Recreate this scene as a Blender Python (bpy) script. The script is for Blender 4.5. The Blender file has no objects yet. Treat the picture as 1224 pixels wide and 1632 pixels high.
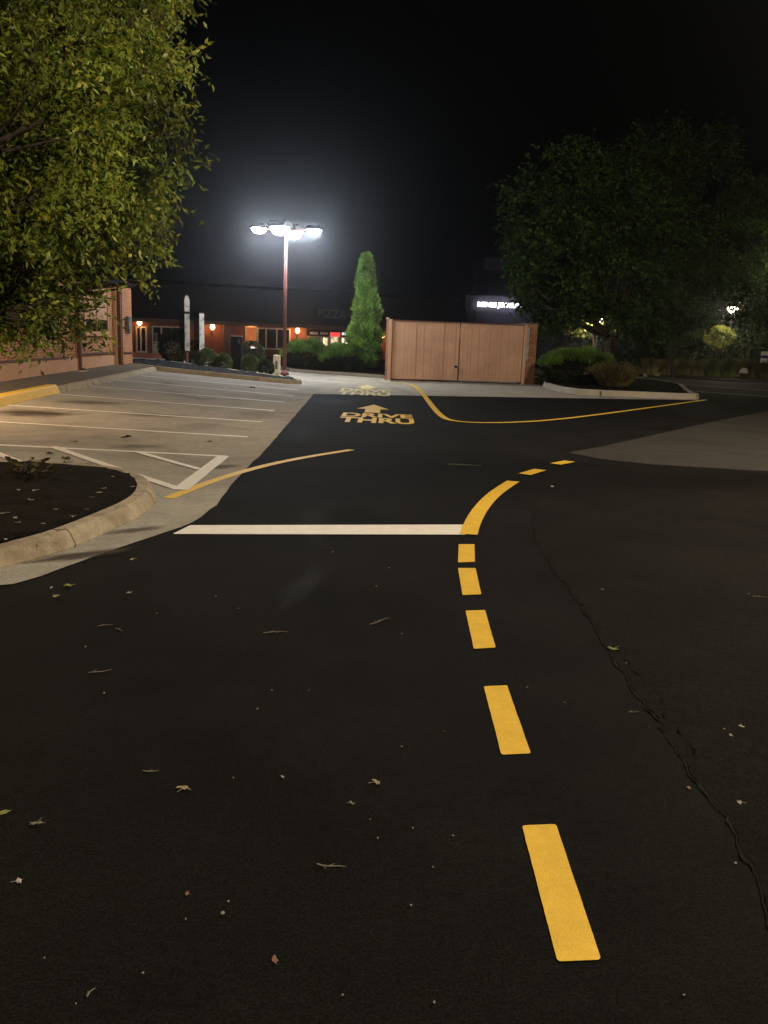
import bpy, bmesh, math, random
from mathutils import Vector, Matrix, noise
random.seed(7)
PI = math.pi
scene = bpy.context.scene
COL = scene.collection

# ------------------------------------------------------------------ camera calibration
FOC, CH, HOR, ROLL = 1375.0, 1.62, 540.0, math.radians(2.0)
TH = math.atan((816 - HOR) / FOC)

def ray(px, py):
    a = (px - 612) / FOC; b = -(py - 816) / FOC
    a2 = a * math.cos(ROLL) - b * math.sin(ROLL); b2 = a * math.sin(ROLL) + b * math.cos(ROLL)
    return Vector((a2, math.cos(TH) + b2 * math.sin(TH), -math.sin(TH) + b2 * math.cos(TH)))

def lerp(a, b, t): return a + (b - a) * t
def clamp(v, a, b): return max(a, min(b, v))
def interp(x, pts):
    if x <= pts[0][0]: return pts[0][1]
    for (x0, y0), (x1, y1) in zip(pts, pts[1:]):
        if x <= x1: return lerp(y0, y1, (x - x0) / (x1 - x0))
    return pts[-1][1]

def H(x, y):
    """ground height: the lane is flat, the stalls on the left climb towards the shop"""
    xe = -2.12 - 0.04 * (y - 11.4)
    s = clamp(0.016 + 0.0028 * (y - 11), 0.0, 0.068)
    return s * clamp(xe - x, 0.0, 5.6)

def G(px, py, dz=0.0):
    """ground point seen at a photo pixel"""
    d = ray(px, py); z = 0.0
    for i in range(12):
        t = (z + dz - CH) / d.z
        z = H(d.x * t, d.y * t)
    return Vector((d.x * t, d.y * t, z + dz))

def AT(px, py, Y):
    d = ray(px, py); t = Y / d.y
    return Vector((d.x * t, Y, CH + d.z * t))

# ------------------------------------------------------------------ materials
def newmat(name):
    m = bpy.data.materials.new(name); m.use_nodes = True
    nt = m.node_tree; nt.nodes.clear()
    out = nt.nodes.new('ShaderNodeOutputMaterial')
    return m, nt, out

def N(nt, t, **k):
    n = nt.nodes.new(t)
    for a, v in k.items(): setattr(n, a, v)
    return n

def mat(name, c, rough=0.8, var=0.25, scale=6.0, bump=0.2, bscale=60.0, spec=0.3, metal=0.0, stain=None, speck=None, bdist=0.01, grain=None):
    """base colour with two scales of noise, optional darker stains and pale specks, bump"""
    m, nt, out = newmat(name)
    b = N(nt, 'ShaderNodeBsdfPrincipled'); nt.links.new(b.outputs[0], out.inputs[0])
    b.inputs['Roughness'].default_value = rough; b.inputs['Metallic'].default_value = metal
    b.inputs['Specular IOR Level'].default_value = spec
    tc = N(nt, 'ShaderNodeTexCoord')
    n1 = N(nt, 'ShaderNodeTexNoise'); n1.inputs['Scale'].default_value = scale; n1.inputs['Detail'].default_value = 8; n1.inputs['Roughness'].default_value = 0.65
    nt.links.new(tc.outputs['Object'], n1.inputs['Vector'])
    r = N(nt, 'ShaderNodeValToRGB')
    r.color_ramp.elements[0].position = 0.3; r.color_ramp.elements[1].position = 0.7
    r.color_ramp.elements[0].color = tuple(v * (1 - var) for v in c) + (1,)
    r.color_ramp.elements[1].color = tuple(min(1, v * (1 + var)) for v in c) + (1,)
    nt.links.new(n1.outputs['Fac'], r.inputs['Fac'])
    col = r.outputs['Color']
    if stain:
        sc, lo, hi, sc_col, amt = stain
        n3 = N(nt, 'ShaderNodeTexNoise'); n3.inputs['Scale'].default_value = sc; n3.inputs['Detail'].default_value = 6; n3.inputs['Distortion'].default_value = 0.6
        nt.links.new(tc.outputs['Object'], n3.inputs['Vector'])
        mr = N(nt, 'ShaderNodeMapRange'); mr.inputs['From Min'].default_value = lo; mr.inputs['From Max'].default_value = hi; mr.inputs['To Max'].default_value = amt
        nt.links.new(n3.outputs['Fac'], mr.inputs['Value'])
        mx = N(nt, 'ShaderNodeMixRGB'); mx.inputs['Color2'].default_value = sc_col + (1,)
        nt.links.new(mr.outputs[0], mx.inputs['Fac']); nt.links.new(col, mx.inputs['Color1']); col = mx.outputs[0]
    if speck:
        sc, th, sp_col = speck
        n4 = N(nt, 'ShaderNodeTexNoise'); n4.inputs['Scale'].default_value = sc; n4.inputs['Detail'].default_value = 2
        nt.links.new(tc.outputs['Object'], n4.inputs['Vector'])
        mr = N(nt, 'ShaderNodeMapRange'); mr.inputs['From Min'].default_value = th; mr.inputs['From Max'].default_value = th + 0.06
        nt.links.new(n4.outputs['Fac'], mr.inputs['Value'])
        mx = N(nt, 'ShaderNodeMixRGB'); mx.inputs['Color2'].default_value = sp_col + (1,)
        nt.links.new(mr.outputs[0], mx.inputs['Fac']); nt.links.new(col, mx.inputs['Color1']); col = mx.outputs[0]
    if grain:
        for sc, lo, hi in grain:
            n5 = N(nt, 'ShaderNodeTexNoise'); n5.inputs['Scale'].default_value = sc; n5.inputs['Detail'].default_value = 3; n5.inputs['Roughness'].default_value = 0.7
            nt.links.new(tc.outputs['Object'], n5.inputs['Vector'])
            mr = N(nt, 'ShaderNodeMapRange'); mr.inputs['From Min'].default_value = 0.32; mr.inputs['From Max'].default_value = 0.68; mr.inputs['To Min'].default_value = lo; mr.inputs['To Max'].default_value = hi
            nt.links.new(n5.outputs['Fac'], mr.inputs['Value'])
            mx = N(nt, 'ShaderNodeMixRGB', blend_type='MULTIPLY'); mx.inputs['Fac'].default_value = 1
            nt.links.new(col, mx.inputs['Color1']); nt.links.new(mr.outputs[0], mx.inputs['Color2']); col = mx.outputs[0]
    nt.links.new(col, b.inputs['Base Color'])
    if bump:
        n2 = N(nt, 'ShaderNodeTexNoise'); n2.inputs['Scale'].default_value = bscale; n2.inputs['Detail'].default_value = 4
        nt.links.new(tc.outputs['Object'], n2.inputs['Vector'])
        bp = N(nt, 'ShaderNodeBump'); bp.inputs['Strength'].default_value = bump; bp.inputs['Distance'].default_value = bdist
        nt.links.new(n2.outputs['Fac'], bp.inputs['Height']); nt.links.new(bp.outputs[0], b.inputs['Normal'])
    return m

def emit(name, c, s):
    m, nt, out = newmat(name)
    e = N(nt, 'ShaderNodeEmission'); e.inputs[0].default_value = c + (1,); e.inputs[1].default_value = s
    nt.links.new(e.outputs[0], out.inputs[0]); return m

def glow_panel(name, c1, c2, s, scale=5):
    """a lit shop interior behind glass: uneven emission"""
    m, nt, out = newmat(name)
    tc = N(nt, 'ShaderNodeTexCoord'); n = N(nt, 'ShaderNodeTexNoise'); n.inputs['Scale'].default_value = scale; n.inputs['Detail'].default_value = 3
    nt.links.new(tc.outputs['Object'], n.inputs['Vector'])
    r = N(nt, 'ShaderNodeValToRGB'); r.color_ramp.elements[0].position = .38; r.color_ramp.elements[1].position = .62
    r.color_ramp.elements[0].color = c1 + (1,); r.color_ramp.elements[1].color = c2 + (1,)
    nt.links.new(n.outputs['Fac'], r.inputs['Fac'])
    e = N(nt, 'ShaderNodeEmission'); e.inputs[1].default_value = s
    nt.links.new(r.outputs[0], e.inputs[0]); nt.links.new(e.outputs[0], out.inputs[0]); return m

def brick(name, c1, c2, mortar, rough=0.85, bw=0.21, bh=0.075):
    m, nt, out = newmat(name)
    b = N(nt, 'ShaderNodeBsdfPrincipled'); b.inputs['Roughness'].default_value = rough; b.inputs['Specular IOR Level'].default_value = 0.2
    nt.links.new(b.outputs[0], out.inputs[0])
    uv = N(nt, 'ShaderNodeUVMap')
    br = N(nt, 'ShaderNodeTexBrick'); br.inputs['Scale'].default_value = 1.0
    br.inputs['Brick Width'].default_value = bw; br.inputs['Row Height'].default_value = bh; br.inputs['Mortar Size'].default_value = 0.009
    br.inputs['Mortar Smooth'].default_value = 0.2; br.inputs['Bias'].default_value = 0.0
    br.inputs['Color1'].default_value = c1 + (1,); br.inputs['Color2'].default_value = c2 + (1,); br.inputs['Mortar'].default_value = mortar + (1,)
    nt.links.new(uv.outputs[0], br.inputs['Vector'])
    n = N(nt, 'ShaderNodeTexNoise'); n.inputs['Scale'].default_value = 1.4; n.inputs['Detail'].default_value = 8
    nt.links.new(uv.outputs[0], n.inputs['Vector'])
    r = N(nt, 'ShaderNodeMapRange'); r.inputs['To Min'].default_value = 0.65; r.inputs['To Max'].default_value = 1.3
    nt.links.new(n.outputs['Fac'], r.inputs['Value'])
    mx = N(nt, 'ShaderNodeMixRGB', blend_type='MULTIPLY'); mx.inputs['Fac'].default_value = 1
    nt.links.new(br.outputs['Color'], mx.inputs['Color1']); nt.links.new(r.outputs[0], mx.inputs['Color2'])
    nt.links.new(mx.outputs[0], b.inputs['Base Color'])
    bp = N(nt, 'ShaderNodeBump'); bp.inputs['Strength'].default_value = 0.6; bp.inputs['Distance'].default_value = 0.008; bp.invert = True
    nt.links.new(br.outputs['Fac'], bp.inputs['Height']); nt.links.new(bp.outputs[0], b.inputs['Normal'])
    return m

def leafmat(name, cols, trans=0.35, rough=0.5, spec=0.3, patch=1.6):
    """each leaf its own tint; light comes through it"""
    m, nt, out = newmat(name)
    g = N(nt, 'ShaderNodeNewGeometry'); r = N(nt, 'ShaderNodeValToRGB')
    els = r.color_ramp.elements
    while len(els) < len(cols): els.new(0.5)
    for i, c in enumerate(cols):
        els[i].position = i / max(1, len(cols) - 1); els[i].color = c + (1,)
    nt.links.new(g.outputs['Random Per Island'], r.inputs['Fac'])
    tc = N(nt, 'ShaderNodeTexCoord'); no = N(nt, 'ShaderNodeTexNoise'); no.inputs['Scale'].default_value = patch; no.inputs['Detail'].default_value = 3
    nt.links.new(tc.outputs['Object'], no.inputs['Vector'])
    mr = N(nt, 'ShaderNodeMapRange'); mr.inputs['From Min'].default_value = 0.36; mr.inputs['From Max'].default_value = 0.64; mr.inputs['To Min'].default_value = 0.4; mr.inputs['To Max'].default_value = 1.45
    nt.links.new(no.outputs['Fac'], mr.inputs['Value'])
    mm = N(nt, 'ShaderNodeMixRGB', blend_type='MULTIPLY'); mm.inputs['Fac'].default_value = 1; nt.links.new(r.outputs[0], mm.inputs['Color1']); nt.links.new(mr.outputs[0], mm.inputs['Color2'])
    b = N(nt, 'ShaderNodeBsdfPrincipled'); b.inputs['Roughness'].default_value = rough; b.inputs['Specular IOR Level'].default_value = spec
    nt.links.new(mm.outputs[0], b.inputs['Base Color'])
    t = N(nt, 'ShaderNodeBsdfTranslucent'); nt.links.new(mm.outputs[0], t.inputs['Color'])
    mx = N(nt, 'ShaderNodeMixShader'); mx.inputs['Fac'].default_value = trans
    nt.links.new(b.outputs[0], mx.inputs[1]); nt.links.new(t.outputs[0], mx.inputs[2]); nt.links.new(mx.outputs[0], out.inputs[0])
    return m

def paint(name, c, wear=0.56, under=(0.02, 0.019, 0.018), rough=0.6, amt=0.8):
    """road paint, worn through in patches"""
    return mat(name, c, grain=((110, 0.92, 1.06), (300, 0.9, 1.08)), rough=rough, var=0.1, scale=9, bump=0.3, bscale=180, spec=0.3, stain=(14, wear, wear + 0.12, under, amt))

M = {}
M['asphalt'] = mat('sealed asphalt', (0.0068, 0.0061, 0.0053), grain=((110, 0.35, 1.8), (28, 0.8, 1.2), (330, 0.5, 1.6)), rough=0.85, var=0.35, scale=1.1, bump=0.55, bscale=220, spec=0.045, bdist=0.006,
                   stain=(0.35, 0.5, 0.75, (0.0105, 0.0096, 0.0086), 0.55), speck=(330, 0.70, (0.05, 0.045, 0.036)))
M['old_asphalt'] = mat('older brown asphalt', (0.0068, 0.0056, 0.0045), grain=((95, 0.3, 1.9), (22, 0.75, 1.25), (280, 0.5, 1.6)), rough=0.9, var=0.35, scale=1.6, bump=0.6, bscale=160, spec=0.05, bdist=0.008,
                       stain=(0.5, 0.48, 0.7, (0.0105, 0.0086, 0.0068), 0.6), speck=(260, 0.71, (0.06, 0.05, 0.04)))
M['grey_asphalt'] = mat('bare grey asphalt', (0.029, 0.0255, 0.02), grain=((60, 0.6, 1.4), (12, 0.85, 1.15)), rough=0.9, var=0.2, scale=3, bump=0.4, bscale=150, spec=0.15,
                        stain=(0.7, 0.5, 0.7, (0.020, 0.0175, 0.0135), 0.8), speck=(120, 0.7, (0.12, 0.10, 0.075)))
M['lot'] = mat('worn parking lot', (0.335, 0.304, 0.25), grain=((48, 0.8, 1.18), (130, 0.85, 1.15), (9, 0.9, 1.08)), rough=0.92, var=0.14, scale=2.2, bump=0.35, bscale=140, spec=0.15,
               stain=(0.55, 0.52, 0.74, (0.13, 0.105, 0.075), 0.65), speck=(75, 0.69, (0.14, 0.115, 0.085)))
M['concrete'] = mat('pale concrete', (0.345, 0.305, 0.24), rough=0.9, var=0.14, scale=3, bump=0.3, bscale=110, spec=0.2,
                    stain=(1.2, 0.52, 0.75, (0.2, 0.165, 0.12), 0.6))
M['kerb'] = mat('kerb concrete', (0.36, 0.295, 0.20), grain=((50, 0.85, 1.12), (8, 0.92, 1.06)), rough=0.9, var=0.2, scale=4, bump=0.45, bscale=90, spec=0.2,
                stain=(2.2, 0.5, 0.7, (0.15, 0.11, 0.07), 0.6), speck=(60, 0.7, (0.12, 0.09, 0.06)))
M['walk'] = mat('sidewalk concrete', (0.13, 0.105, 0.075), rough=0.92, var=0.18, scale=3, bump=0.3, bscale=90, spec=0.15)
M['mulch'] = mat('dark mulch', (0.011, 0.008, 0.0055), rough=0.95, var=0.6, scale=28, bump=1.0, bscale=55, spec=0.05, bdist=0.05, speck=(38, 0.66, (0.04, 0.028, 0.018)))
M['stone_mulch'] = mat('grey stone mulch', (0.017, 0.016, 0.0165), speck=(14, 0.62, (0.09, 0.085, 0.08)), rough=0.95, var=0.7, scale=9, bump=1.0, bscale=14, spec=0.1, bdist=0.08)
M['soil'] = mat('night soil', (0.010, 0.010, 0.007), rough=1, var=0.4, scale=2, bump=0.3, spec=0.0)
M['yellow'] = paint('yellow road paint', (0.71, 0.43, 0.032), wear=0.72, amt=0.5)
M['yellow_worn'] = paint('worn yellow paint', (0.74, 0.46, 0.05), wear=0.66, amt=0.5)
M['yellow_old'] = paint('old yellow stencil paint', (0.76, 0.49, 0.08), wear=0.62, under=(0.05, 0.045, 0.035), amt=0.6)
M['yellow_pale'] = paint('faded yellow stencil paint', (0.78, 0.64, 0.28), wear=0.56, under=(0.34, 0.30, 0.23), amt=0.75)
M['white'] = paint('white road paint', (0.76, 0.70, 0.60), wear=0.68, amt=0.35)
M['white_worn'] = paint('worn white stall paint', (0.8, 0.75, 0.66), wear=0.66, under=(0.3, 0.26, 0.2), amt=0.5)
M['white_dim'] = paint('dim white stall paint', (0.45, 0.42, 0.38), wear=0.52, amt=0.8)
M['crack'] = mat('crack shadow', (0.0052, 0.0045, 0.0038), rough=1, var=0.3, bump=0, spec=0.0)
M['tar'] = mat('pale lit tar lip', (0.0125, 0.0112, 0.0095), rough=0.9, var=0.5, scale=12, bump=0.8, bscale=60, spec=0.1)  # paler than the asphalt: the seam's lit lip is in the colour
M['stainwet'] = mat('damp gutter stain', (0.10, 0.075, 0.046), rough=0.7, var=0.35, scale=7, bump=0.3, bscale=90)
M['brick'] = brick('painted tan brick', (0.47, 0.215, 0.105), (0.38, 0.165, 0.08), (0.20, 0.095, 0.052))
M['brick_red'] = brick('red brick', (0.20, 0.06, 0.032), (0.16, 0.05, 0.026), (0.09, 0.042, 0.028))
M['brick_tan'] = brick('rough enclosure brick', (0.36, 0.18, 0.095), (0.26, 0.125, 0.07), (0.10, 0.06, 0.04), bw=0.2, bh=0.085)
M['tan_paint'] = mat('tan paint', (0.48, 0.255, 0.14), rough=0.8, var=0.1, scale=2, bump=0.1)
M['gatewood'] = mat('tan painted board', (0.45, 0.265, 0.17), rough=0.75, var=0.13, scale=1.3, bump=0.15, bscale=40, spec=0.25, stain=(0.8, 0.55, 0.75, (0.30, 0.17, 0.11), 0.5))
M['brown'] = mat('brown metal', (0.10, 0.04, 0.022), rough=0.6, var=0.2, bump=0.05)
M['roof'] = mat('dark shingle', (0.010, 0.0085, 0.009), rough=0.95, var=0.4, scale=4, bump=0.5, bscale=30, spec=0.05)
M['fascia'] = mat('brown fascia board', (0.09, 0.05, 0.035), rough=0.8, var=0.2)
M['dark'] = mat('black metal', (0.006, 0.006, 0.0065), rough=0.6, var=0.25, bump=0.05, spec=0.12)
M['glass'] = mat('dark window glass', (0.008, 0.008, 0.010), rough=0.12, var=0.3, scale=1, bump=0.0, spec=0.5)
M['frame'] = mat('aluminium frame', (0.42, 0.38, 0.32), rough=0.5, var=0.12, bump=0.05)
M['panel'] = mat('pale panel', (0.42, 0.38, 0.32), rough=0.7, var=0.12, bump=0.05)
M['signedge'] = mat('weathered white sign edge', (0.34, 0.325, 0.29), rough=0.7, var=0.1, scale=4, bump=0.1, stain=(5, 0.5, 0.62, (0.12, 0.095, 0.07), 0.8))
M['rust'] = mat('rusty red pole', (0.13, 0.036, 0.028), rough=0.7, var=0.25, scale=6, bump=0.15)
M['bollard'] = mat('weathered cream bollard', (0.8, 0.72, 0.58), rough=0.85, var=0.12, scale=4, bump=0.3, bscale=30, stain=(6, 0.5, 0.65, (0.3, 0.23, 0.15), 0.7))
M['grey_box'] = mat('grey meter box', (0.13, 0.12, 0.11), rough=0.6, var=0.15, bump=0.05)
M['bark'] = mat('grey brown bark', (0.065, 0.05, 0.034), rough=0.95, var=0.4, scale=8, bump=0.9, bscale=26, spec=0.1, bdist=0.03)
M['jewel_wall'] = mat('violet grey stucco', (0.055, 0.05, 0.06), rough=0.9, var=0.12, scale=1.2, bump=0.2)
M['stone'] = mat('pale boulder', (0.5, 0.46, 0.36), rough=0.9, var=0.25, scale=5, bump=0.5, bscale=12)
M['blue'] = mat('blue sign paint', (0.03, 0.04, 0.22), rough=0.5, var=0.1)
M['signwhite'] = mat('white sign paint', (0.7, 0.7, 0.68), rough=0.5, var=0.08)
M['letters'] = mat('unlit sign letters', (0.10, 0.12, 0.10), rough=0.6, var=0.2, bump=0)
M['dry'] = mat('dry leaf', (0.30, 0.24, 0.12), rough=0.8, var=0.35, scale=30, bump=0.2)
M['palebit'] = mat('pale dry leaf', (0.36, 0.32, 0.24), rough=0.8, var=0.3, scale=30, bump=0.2)
M['greenleaf'] = mat('fallen green leaf', (0.20, 0.21, 0.055), rough=0.6, var=0.35, scale=30, bump=0.2)
M['redleaf'] = mat('fallen brown leaf', (0.20, 0.105, 0.065), rough=0.8, var=0.3, scale=30, bump=0.2)
M['twig'] = mat('dry twig', (0.17, 0.145, 0.105), rough=0.9, var=0.3, scale=30, bump=0.2)
M['pebble'] = mat('pebble', (0.24, 0.21, 0.17), rough=0.8, var=0.3, scale=30, bump=0.3)
M['lens'] = emit('floodlight lens', (0.88, 0.93, 1.0), 60.0)
M['sconce'] = emit('amber sconce globe', (1.0, 0.56, 0.22), 14.0)
M['lantern'] = emit('lantern glass', (1.0, 0.84, 0.62), 14.0)
M['neon'] = emit('white channel letters', (0.9, 0.88, 1.0), 7.0)
M['redneon'] = emit('red lit header', (1.0, 0.09, 0.08), 0.9)
M['shop'] = glow_panel('lit shop interior', (0.16, 0.09, 0.04), (1.0, 0.78, 0.45), 1.1, 2.2)
M['shop2'] = glow_panel('bright shop light', (0.9, 0.62, 0.3), (1.0, 0.9, 0.65), 1.6, 3)
M['shopdim'] = glow_panel('dim shop glass', (0.010, 0.009, 0.008), (0.075, 0.062, 0.045), 0.9, 1.4)
M['orangewin'] = glow_panel('amber lit wall', (0.42, 0.10, 0.025), (0.62, 0.18, 0.05), 0.8, 1.2)
M['leaf_near'] = leafmat('broad tree leaf', [(0.06, 0.09, 0.009), (0.14, 0.19, 0.02), (0.22, 0.26, 0.033), (0.17, 0.23, 0.03), (0.26, 0.29, 0.04), (0.38, 0.33, 0.05)], 0.3, 0.5, 0.25)
M['leaf_far'] = leafmat('dark tree leaf', [(0.016, 0.034, 0.007), (0.042, 0.08, 0.015), (0.08, 0.125, 0.025)], 0.4, 0.7, 0.04, 0.8)
M['leaf_box'] = leafmat('boxwood leaf', [(0.04, 0.06, 0.014), (0.09, 0.12, 0.03), (0.14, 0.15, 0.045)], 0.2, 0.5, 0.3)
M['leaf_hedge'] = leafmat('dark hedge leaf', [(0.014, 0.022, 0.008), (0.03, 0.046, 0.014), (0.05, 0.07, 0.02)], 0.2, 0.5, 0.2)
M['leaf_juniper'] = leafmat('juniper spray', [(0.05, 0.10, 0.016), (0.09, 0.17, 0.025), (0.14, 0.20, 0.04)], 0.25, 0.55, 0.2)
M['leaf_under'] = leafmat('brown undergrowth with painted shade', [(0.008, 0.010, 0.004), (0.016, 0.02, 0.007), (0.024, 0.026, 0.01)], 0.1, 0.7, 0.05)  # old inner growth, browner; shade below the sprays darkens its colour too
M['leaf_conifer'] = leafmat('arborvitae spray', [(0.09, 0.19, 0.03), (0.20, 0.34, 0.06), (0.29, 0.43, 0.10)], 0.25, 0.55, 0.2)
M['leaf_dry'] = leafmat('dry shrub stem', [(0.05, 0.04, 0.012), (0.10, 0.08, 0.028), (0.14, 0.105, 0.04)], 0.15, 0.7, 0.1)
M['leaf_grass'] = leafmat('ornamental grass blade', [(0.14, 0.13, 0.045), (0.24, 0.21, 0.08), (0.32, 0.25, 0.11)], 0.25, 0.7, 0.1)
M['leaf_green_grass'] = leafmat('green grass blade', [(0.08, 0.10, 0.025), (0.15, 0.17, 0.045), (0.20, 0.20, 0.07)], 0.25, 0.7, 0.1)
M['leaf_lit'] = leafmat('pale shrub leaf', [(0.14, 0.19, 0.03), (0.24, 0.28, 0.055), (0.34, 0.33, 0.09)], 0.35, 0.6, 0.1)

# ------------------------------------------------------------------ object helpers
def tag(o, label=None, cat=None, group=None, kind=None):
    if label: o['label'] = label
    if cat: o['category'] = cat
    if group: o['group'] = group
    if kind: o['kind'] = kind
    return o

def empty(name, loc=(0, 0, 0), rz=0.0):
    o = bpy.data.objects.new(name, None); COL.objects.link(o)
    o.location = loc; o.rotation_euler = (0, 0, rz); o.empty_display_size = 0.2
    return o

def link(name, me, m=None, parent=None, loc=None, smooth=False, uv=False):
    if m: me.materials.append(m)
    if smooth:
        for p in me.polygons: p.use_smooth = True
    if uv:
        l = me.uv_layers.new(name='UVMap').data
        for p in me.polygons:
            n = p.normal
            for li in p.loop_indices:
                v = me.vertices[me.loops[li].vertex_index].co
                if abs(n.z) > 0.7: l[li].uv = (v.x, v.y)
                elif abs(n.x) > abs(n.y): l[li].uv = (v.y, v.z)
                else: l[li].uv = (v.x, v.z)
    o = bpy.data.objects.new(name, me); COL.objects.link(o)
    if parent: o.parent = parent
    if loc is not None: o.location = loc
    return o

class MB:
    def __init__(s): s.v = []; s.f = []
    def add(s, vs, fs):
        b = len(s.v); s.v += [tuple(v) for v in vs]; s.f += [tuple(i + b for i in f) for f in fs]; return s
    def box(s, a, b):
        (x0, y0, z0), (x1, y1, z1) = a, b
        return s.add([(x0, y0, z0), (x1, y0, z0), (x1, y1, z0), (x0, y1, z0), (x0, y0, z1), (x1, y0, z1), (x1, y1, z1), (x0, y1, z1)],
                     [(0, 3, 2, 1), (4, 5, 6, 7), (0, 1, 5, 4), (1, 2, 6, 5), (2, 3, 7, 6), (3, 0, 4, 7)])
    def tube(s, pts, rad, n=8, cap=True):
        pts = [Vector(p) for p in pts]
        if not hasattr(rad, '__len__'): rad = [rad] * len(pts)
        base = len(s.v); ref = Vector((0.31, 0.87, 0.12))
        for i, p in enumerate(pts):
            d = (pts[min(i + 1, len(pts) - 1)] - pts[max(i - 1, 0)]).normalized()
            u = d.cross(ref)
            if u.length < 1e-3: u = d.cross(Vector((1, 0, 0)))
            u.normalize(); w = d.cross(u)
            for k in range(n):
                a = 2 * PI * k / n; s.v.append(tuple(p + (u * math.cos(a) + w * math.sin(a)) * rad[i]))
        for i in range(len(pts) - 1):
            for k in range(n):
                s.f.append((base + i * n + k, base + i * n + (k + 1) % n, base + (i + 1) * n + (k + 1) % n, base + (i + 1) * n + k))
        if cap:
            s.f.append(tuple(base + k for k in range(n - 1, -1, -1))); s.f.append(tuple(base + (len(pts) - 1) * n + k for k in range(n)))
        return s
    def lathe(s, prof, n=16, c=(0, 0, 0)):
        base = len(s.v)
        for r, z in prof:
            for k in range(n):
                a = 2 * PI * k / n; s.v.append((c[0] + r * math.cos(a), c[1] + r * math.sin(a), c[2] + z))
        for i in range(len(prof) - 1):
            for k in range(n):
                s.f.append((base + i * n + k, base + i * n + (k + 1) % n, base + (i + 1) * n + (k + 1) % n, base + (i + 1) * n + k))
        s.f.append(tuple(base + k for k in range(n - 1, -1, -1))); s.f.append(tuple(base + (len(prof) - 1) * n + k for k in range(n)))
        return s
    def prism(s, pts, axis, a, b):
        """2-D outline pushed along an axis ('x','y','z')"""
        n = len(pts)
        def P(p, t): return {'x': (t, p[0], p[1]), 'y': (p[0], t, p[1]), 'z': (p[0], p[1], t)}[axis]
        s.add([P(p, a) for p in pts] + [P(p, b) for p in pts],
              [tuple(range(n - 1, -1, -1)), tuple(range(n, 2 * n))] + [(i, (i + 1) % n, (i + 1) % n + n, i + n) for i in range(n)])
        return s
    def mesh(s, bevel=0.0, fix=True):
        me = bpy.data.meshes.new('m'); me.from_pydata(s.v, [], s.f); me.update()
        if fix or bevel:
            bm = bmesh.new(); bm.from_mesh(me)
            bmesh.ops.recalc_face_normals(bm, faces=bm.faces)
            if bevel:
                es = [e for e in bm.edges if len(e.link_faces) == 2 and e.calc_face_angle(0) > 0.5]
                bmesh.ops.bevel(bm, geom=es, offset=bevel, segments=2, affect='EDGES', clamp_overlap=True)
            bm.to_mesh(me); bm.free()
        return me
    def build(s, name, m, parent=None, bevel=0.0, loc=None, smooth=False, uv=False, fix=True):
        return link(name, s.mesh(bevel, fix), m, parent, loc, smooth, uv)

def text_mesh(body, w, h, bold=0.02, depth=0.0):
    """lettering as a mesh in the XY plane, fitted to w x h, lower left at 0"""
    cu = bpy.data.curves.new('lettering', 'FONT'); cu.body = body; cu.offset = bold; cu.extrude = 0.05 if depth else 0.0
    ob = bpy.data.objects.new('lettering', cu); COL.objects.link(ob)
    dg = bpy.context.evaluated_depsgraph_get()
    me = bpy.data.meshes.new_from_object(ob.evaluated_get(dg))
    bpy.data.objects.remove(ob)
    me.materials.clear()
    xs = [v.co.x for v in me.vertices]; ys = [v.co.y for v in me.vertices]; zs = [v.co.z for v in me.vertices]
    dz = max(zs) - min(zs)
    for v in me.vertices:
        v.co.x = (v.co.x - min(xs)) / (max(xs) - min(xs)) * w; v.co.y = (v.co.y - min(ys)) / (max(ys) - min(ys)) * h
        v.co.z = ((v.co.z - min(zs)) / dz * depth) if dz > 1e-6 else 0.0
    return me

# ------------------------------------------------------------------ foliage
def rnd_dir(rg):
    z = rg.uniform(-1, 1); a = rg.uniform(0, 2 * PI); r = math.sqrt(1 - z * z)
    return Vector((r * math.cos(a), r * math.sin(a), z))

def leaf(vs, fs, p, d, up, L, W):
    """a pointed leaf, folded along the midrib"""
    s = d.cross(up)
    if s.length < 1e-4: s = d.cross(Vector((1, 0.2, 0)))
    s.normalize(); n = s.cross(d)
    b = len(vs); m = p + d * (L * 0.45) - n * (W * 0.12)
    vs += [p[:], (m + s * W * 0.5 + n * W * 0.22)[:], (p + d * L)[:], (m - s * W * 0.5 + n * W * 0.22)[:]]
    fs += [(b, b + 1, b + 2), (b, b + 2, b + 3)]

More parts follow.
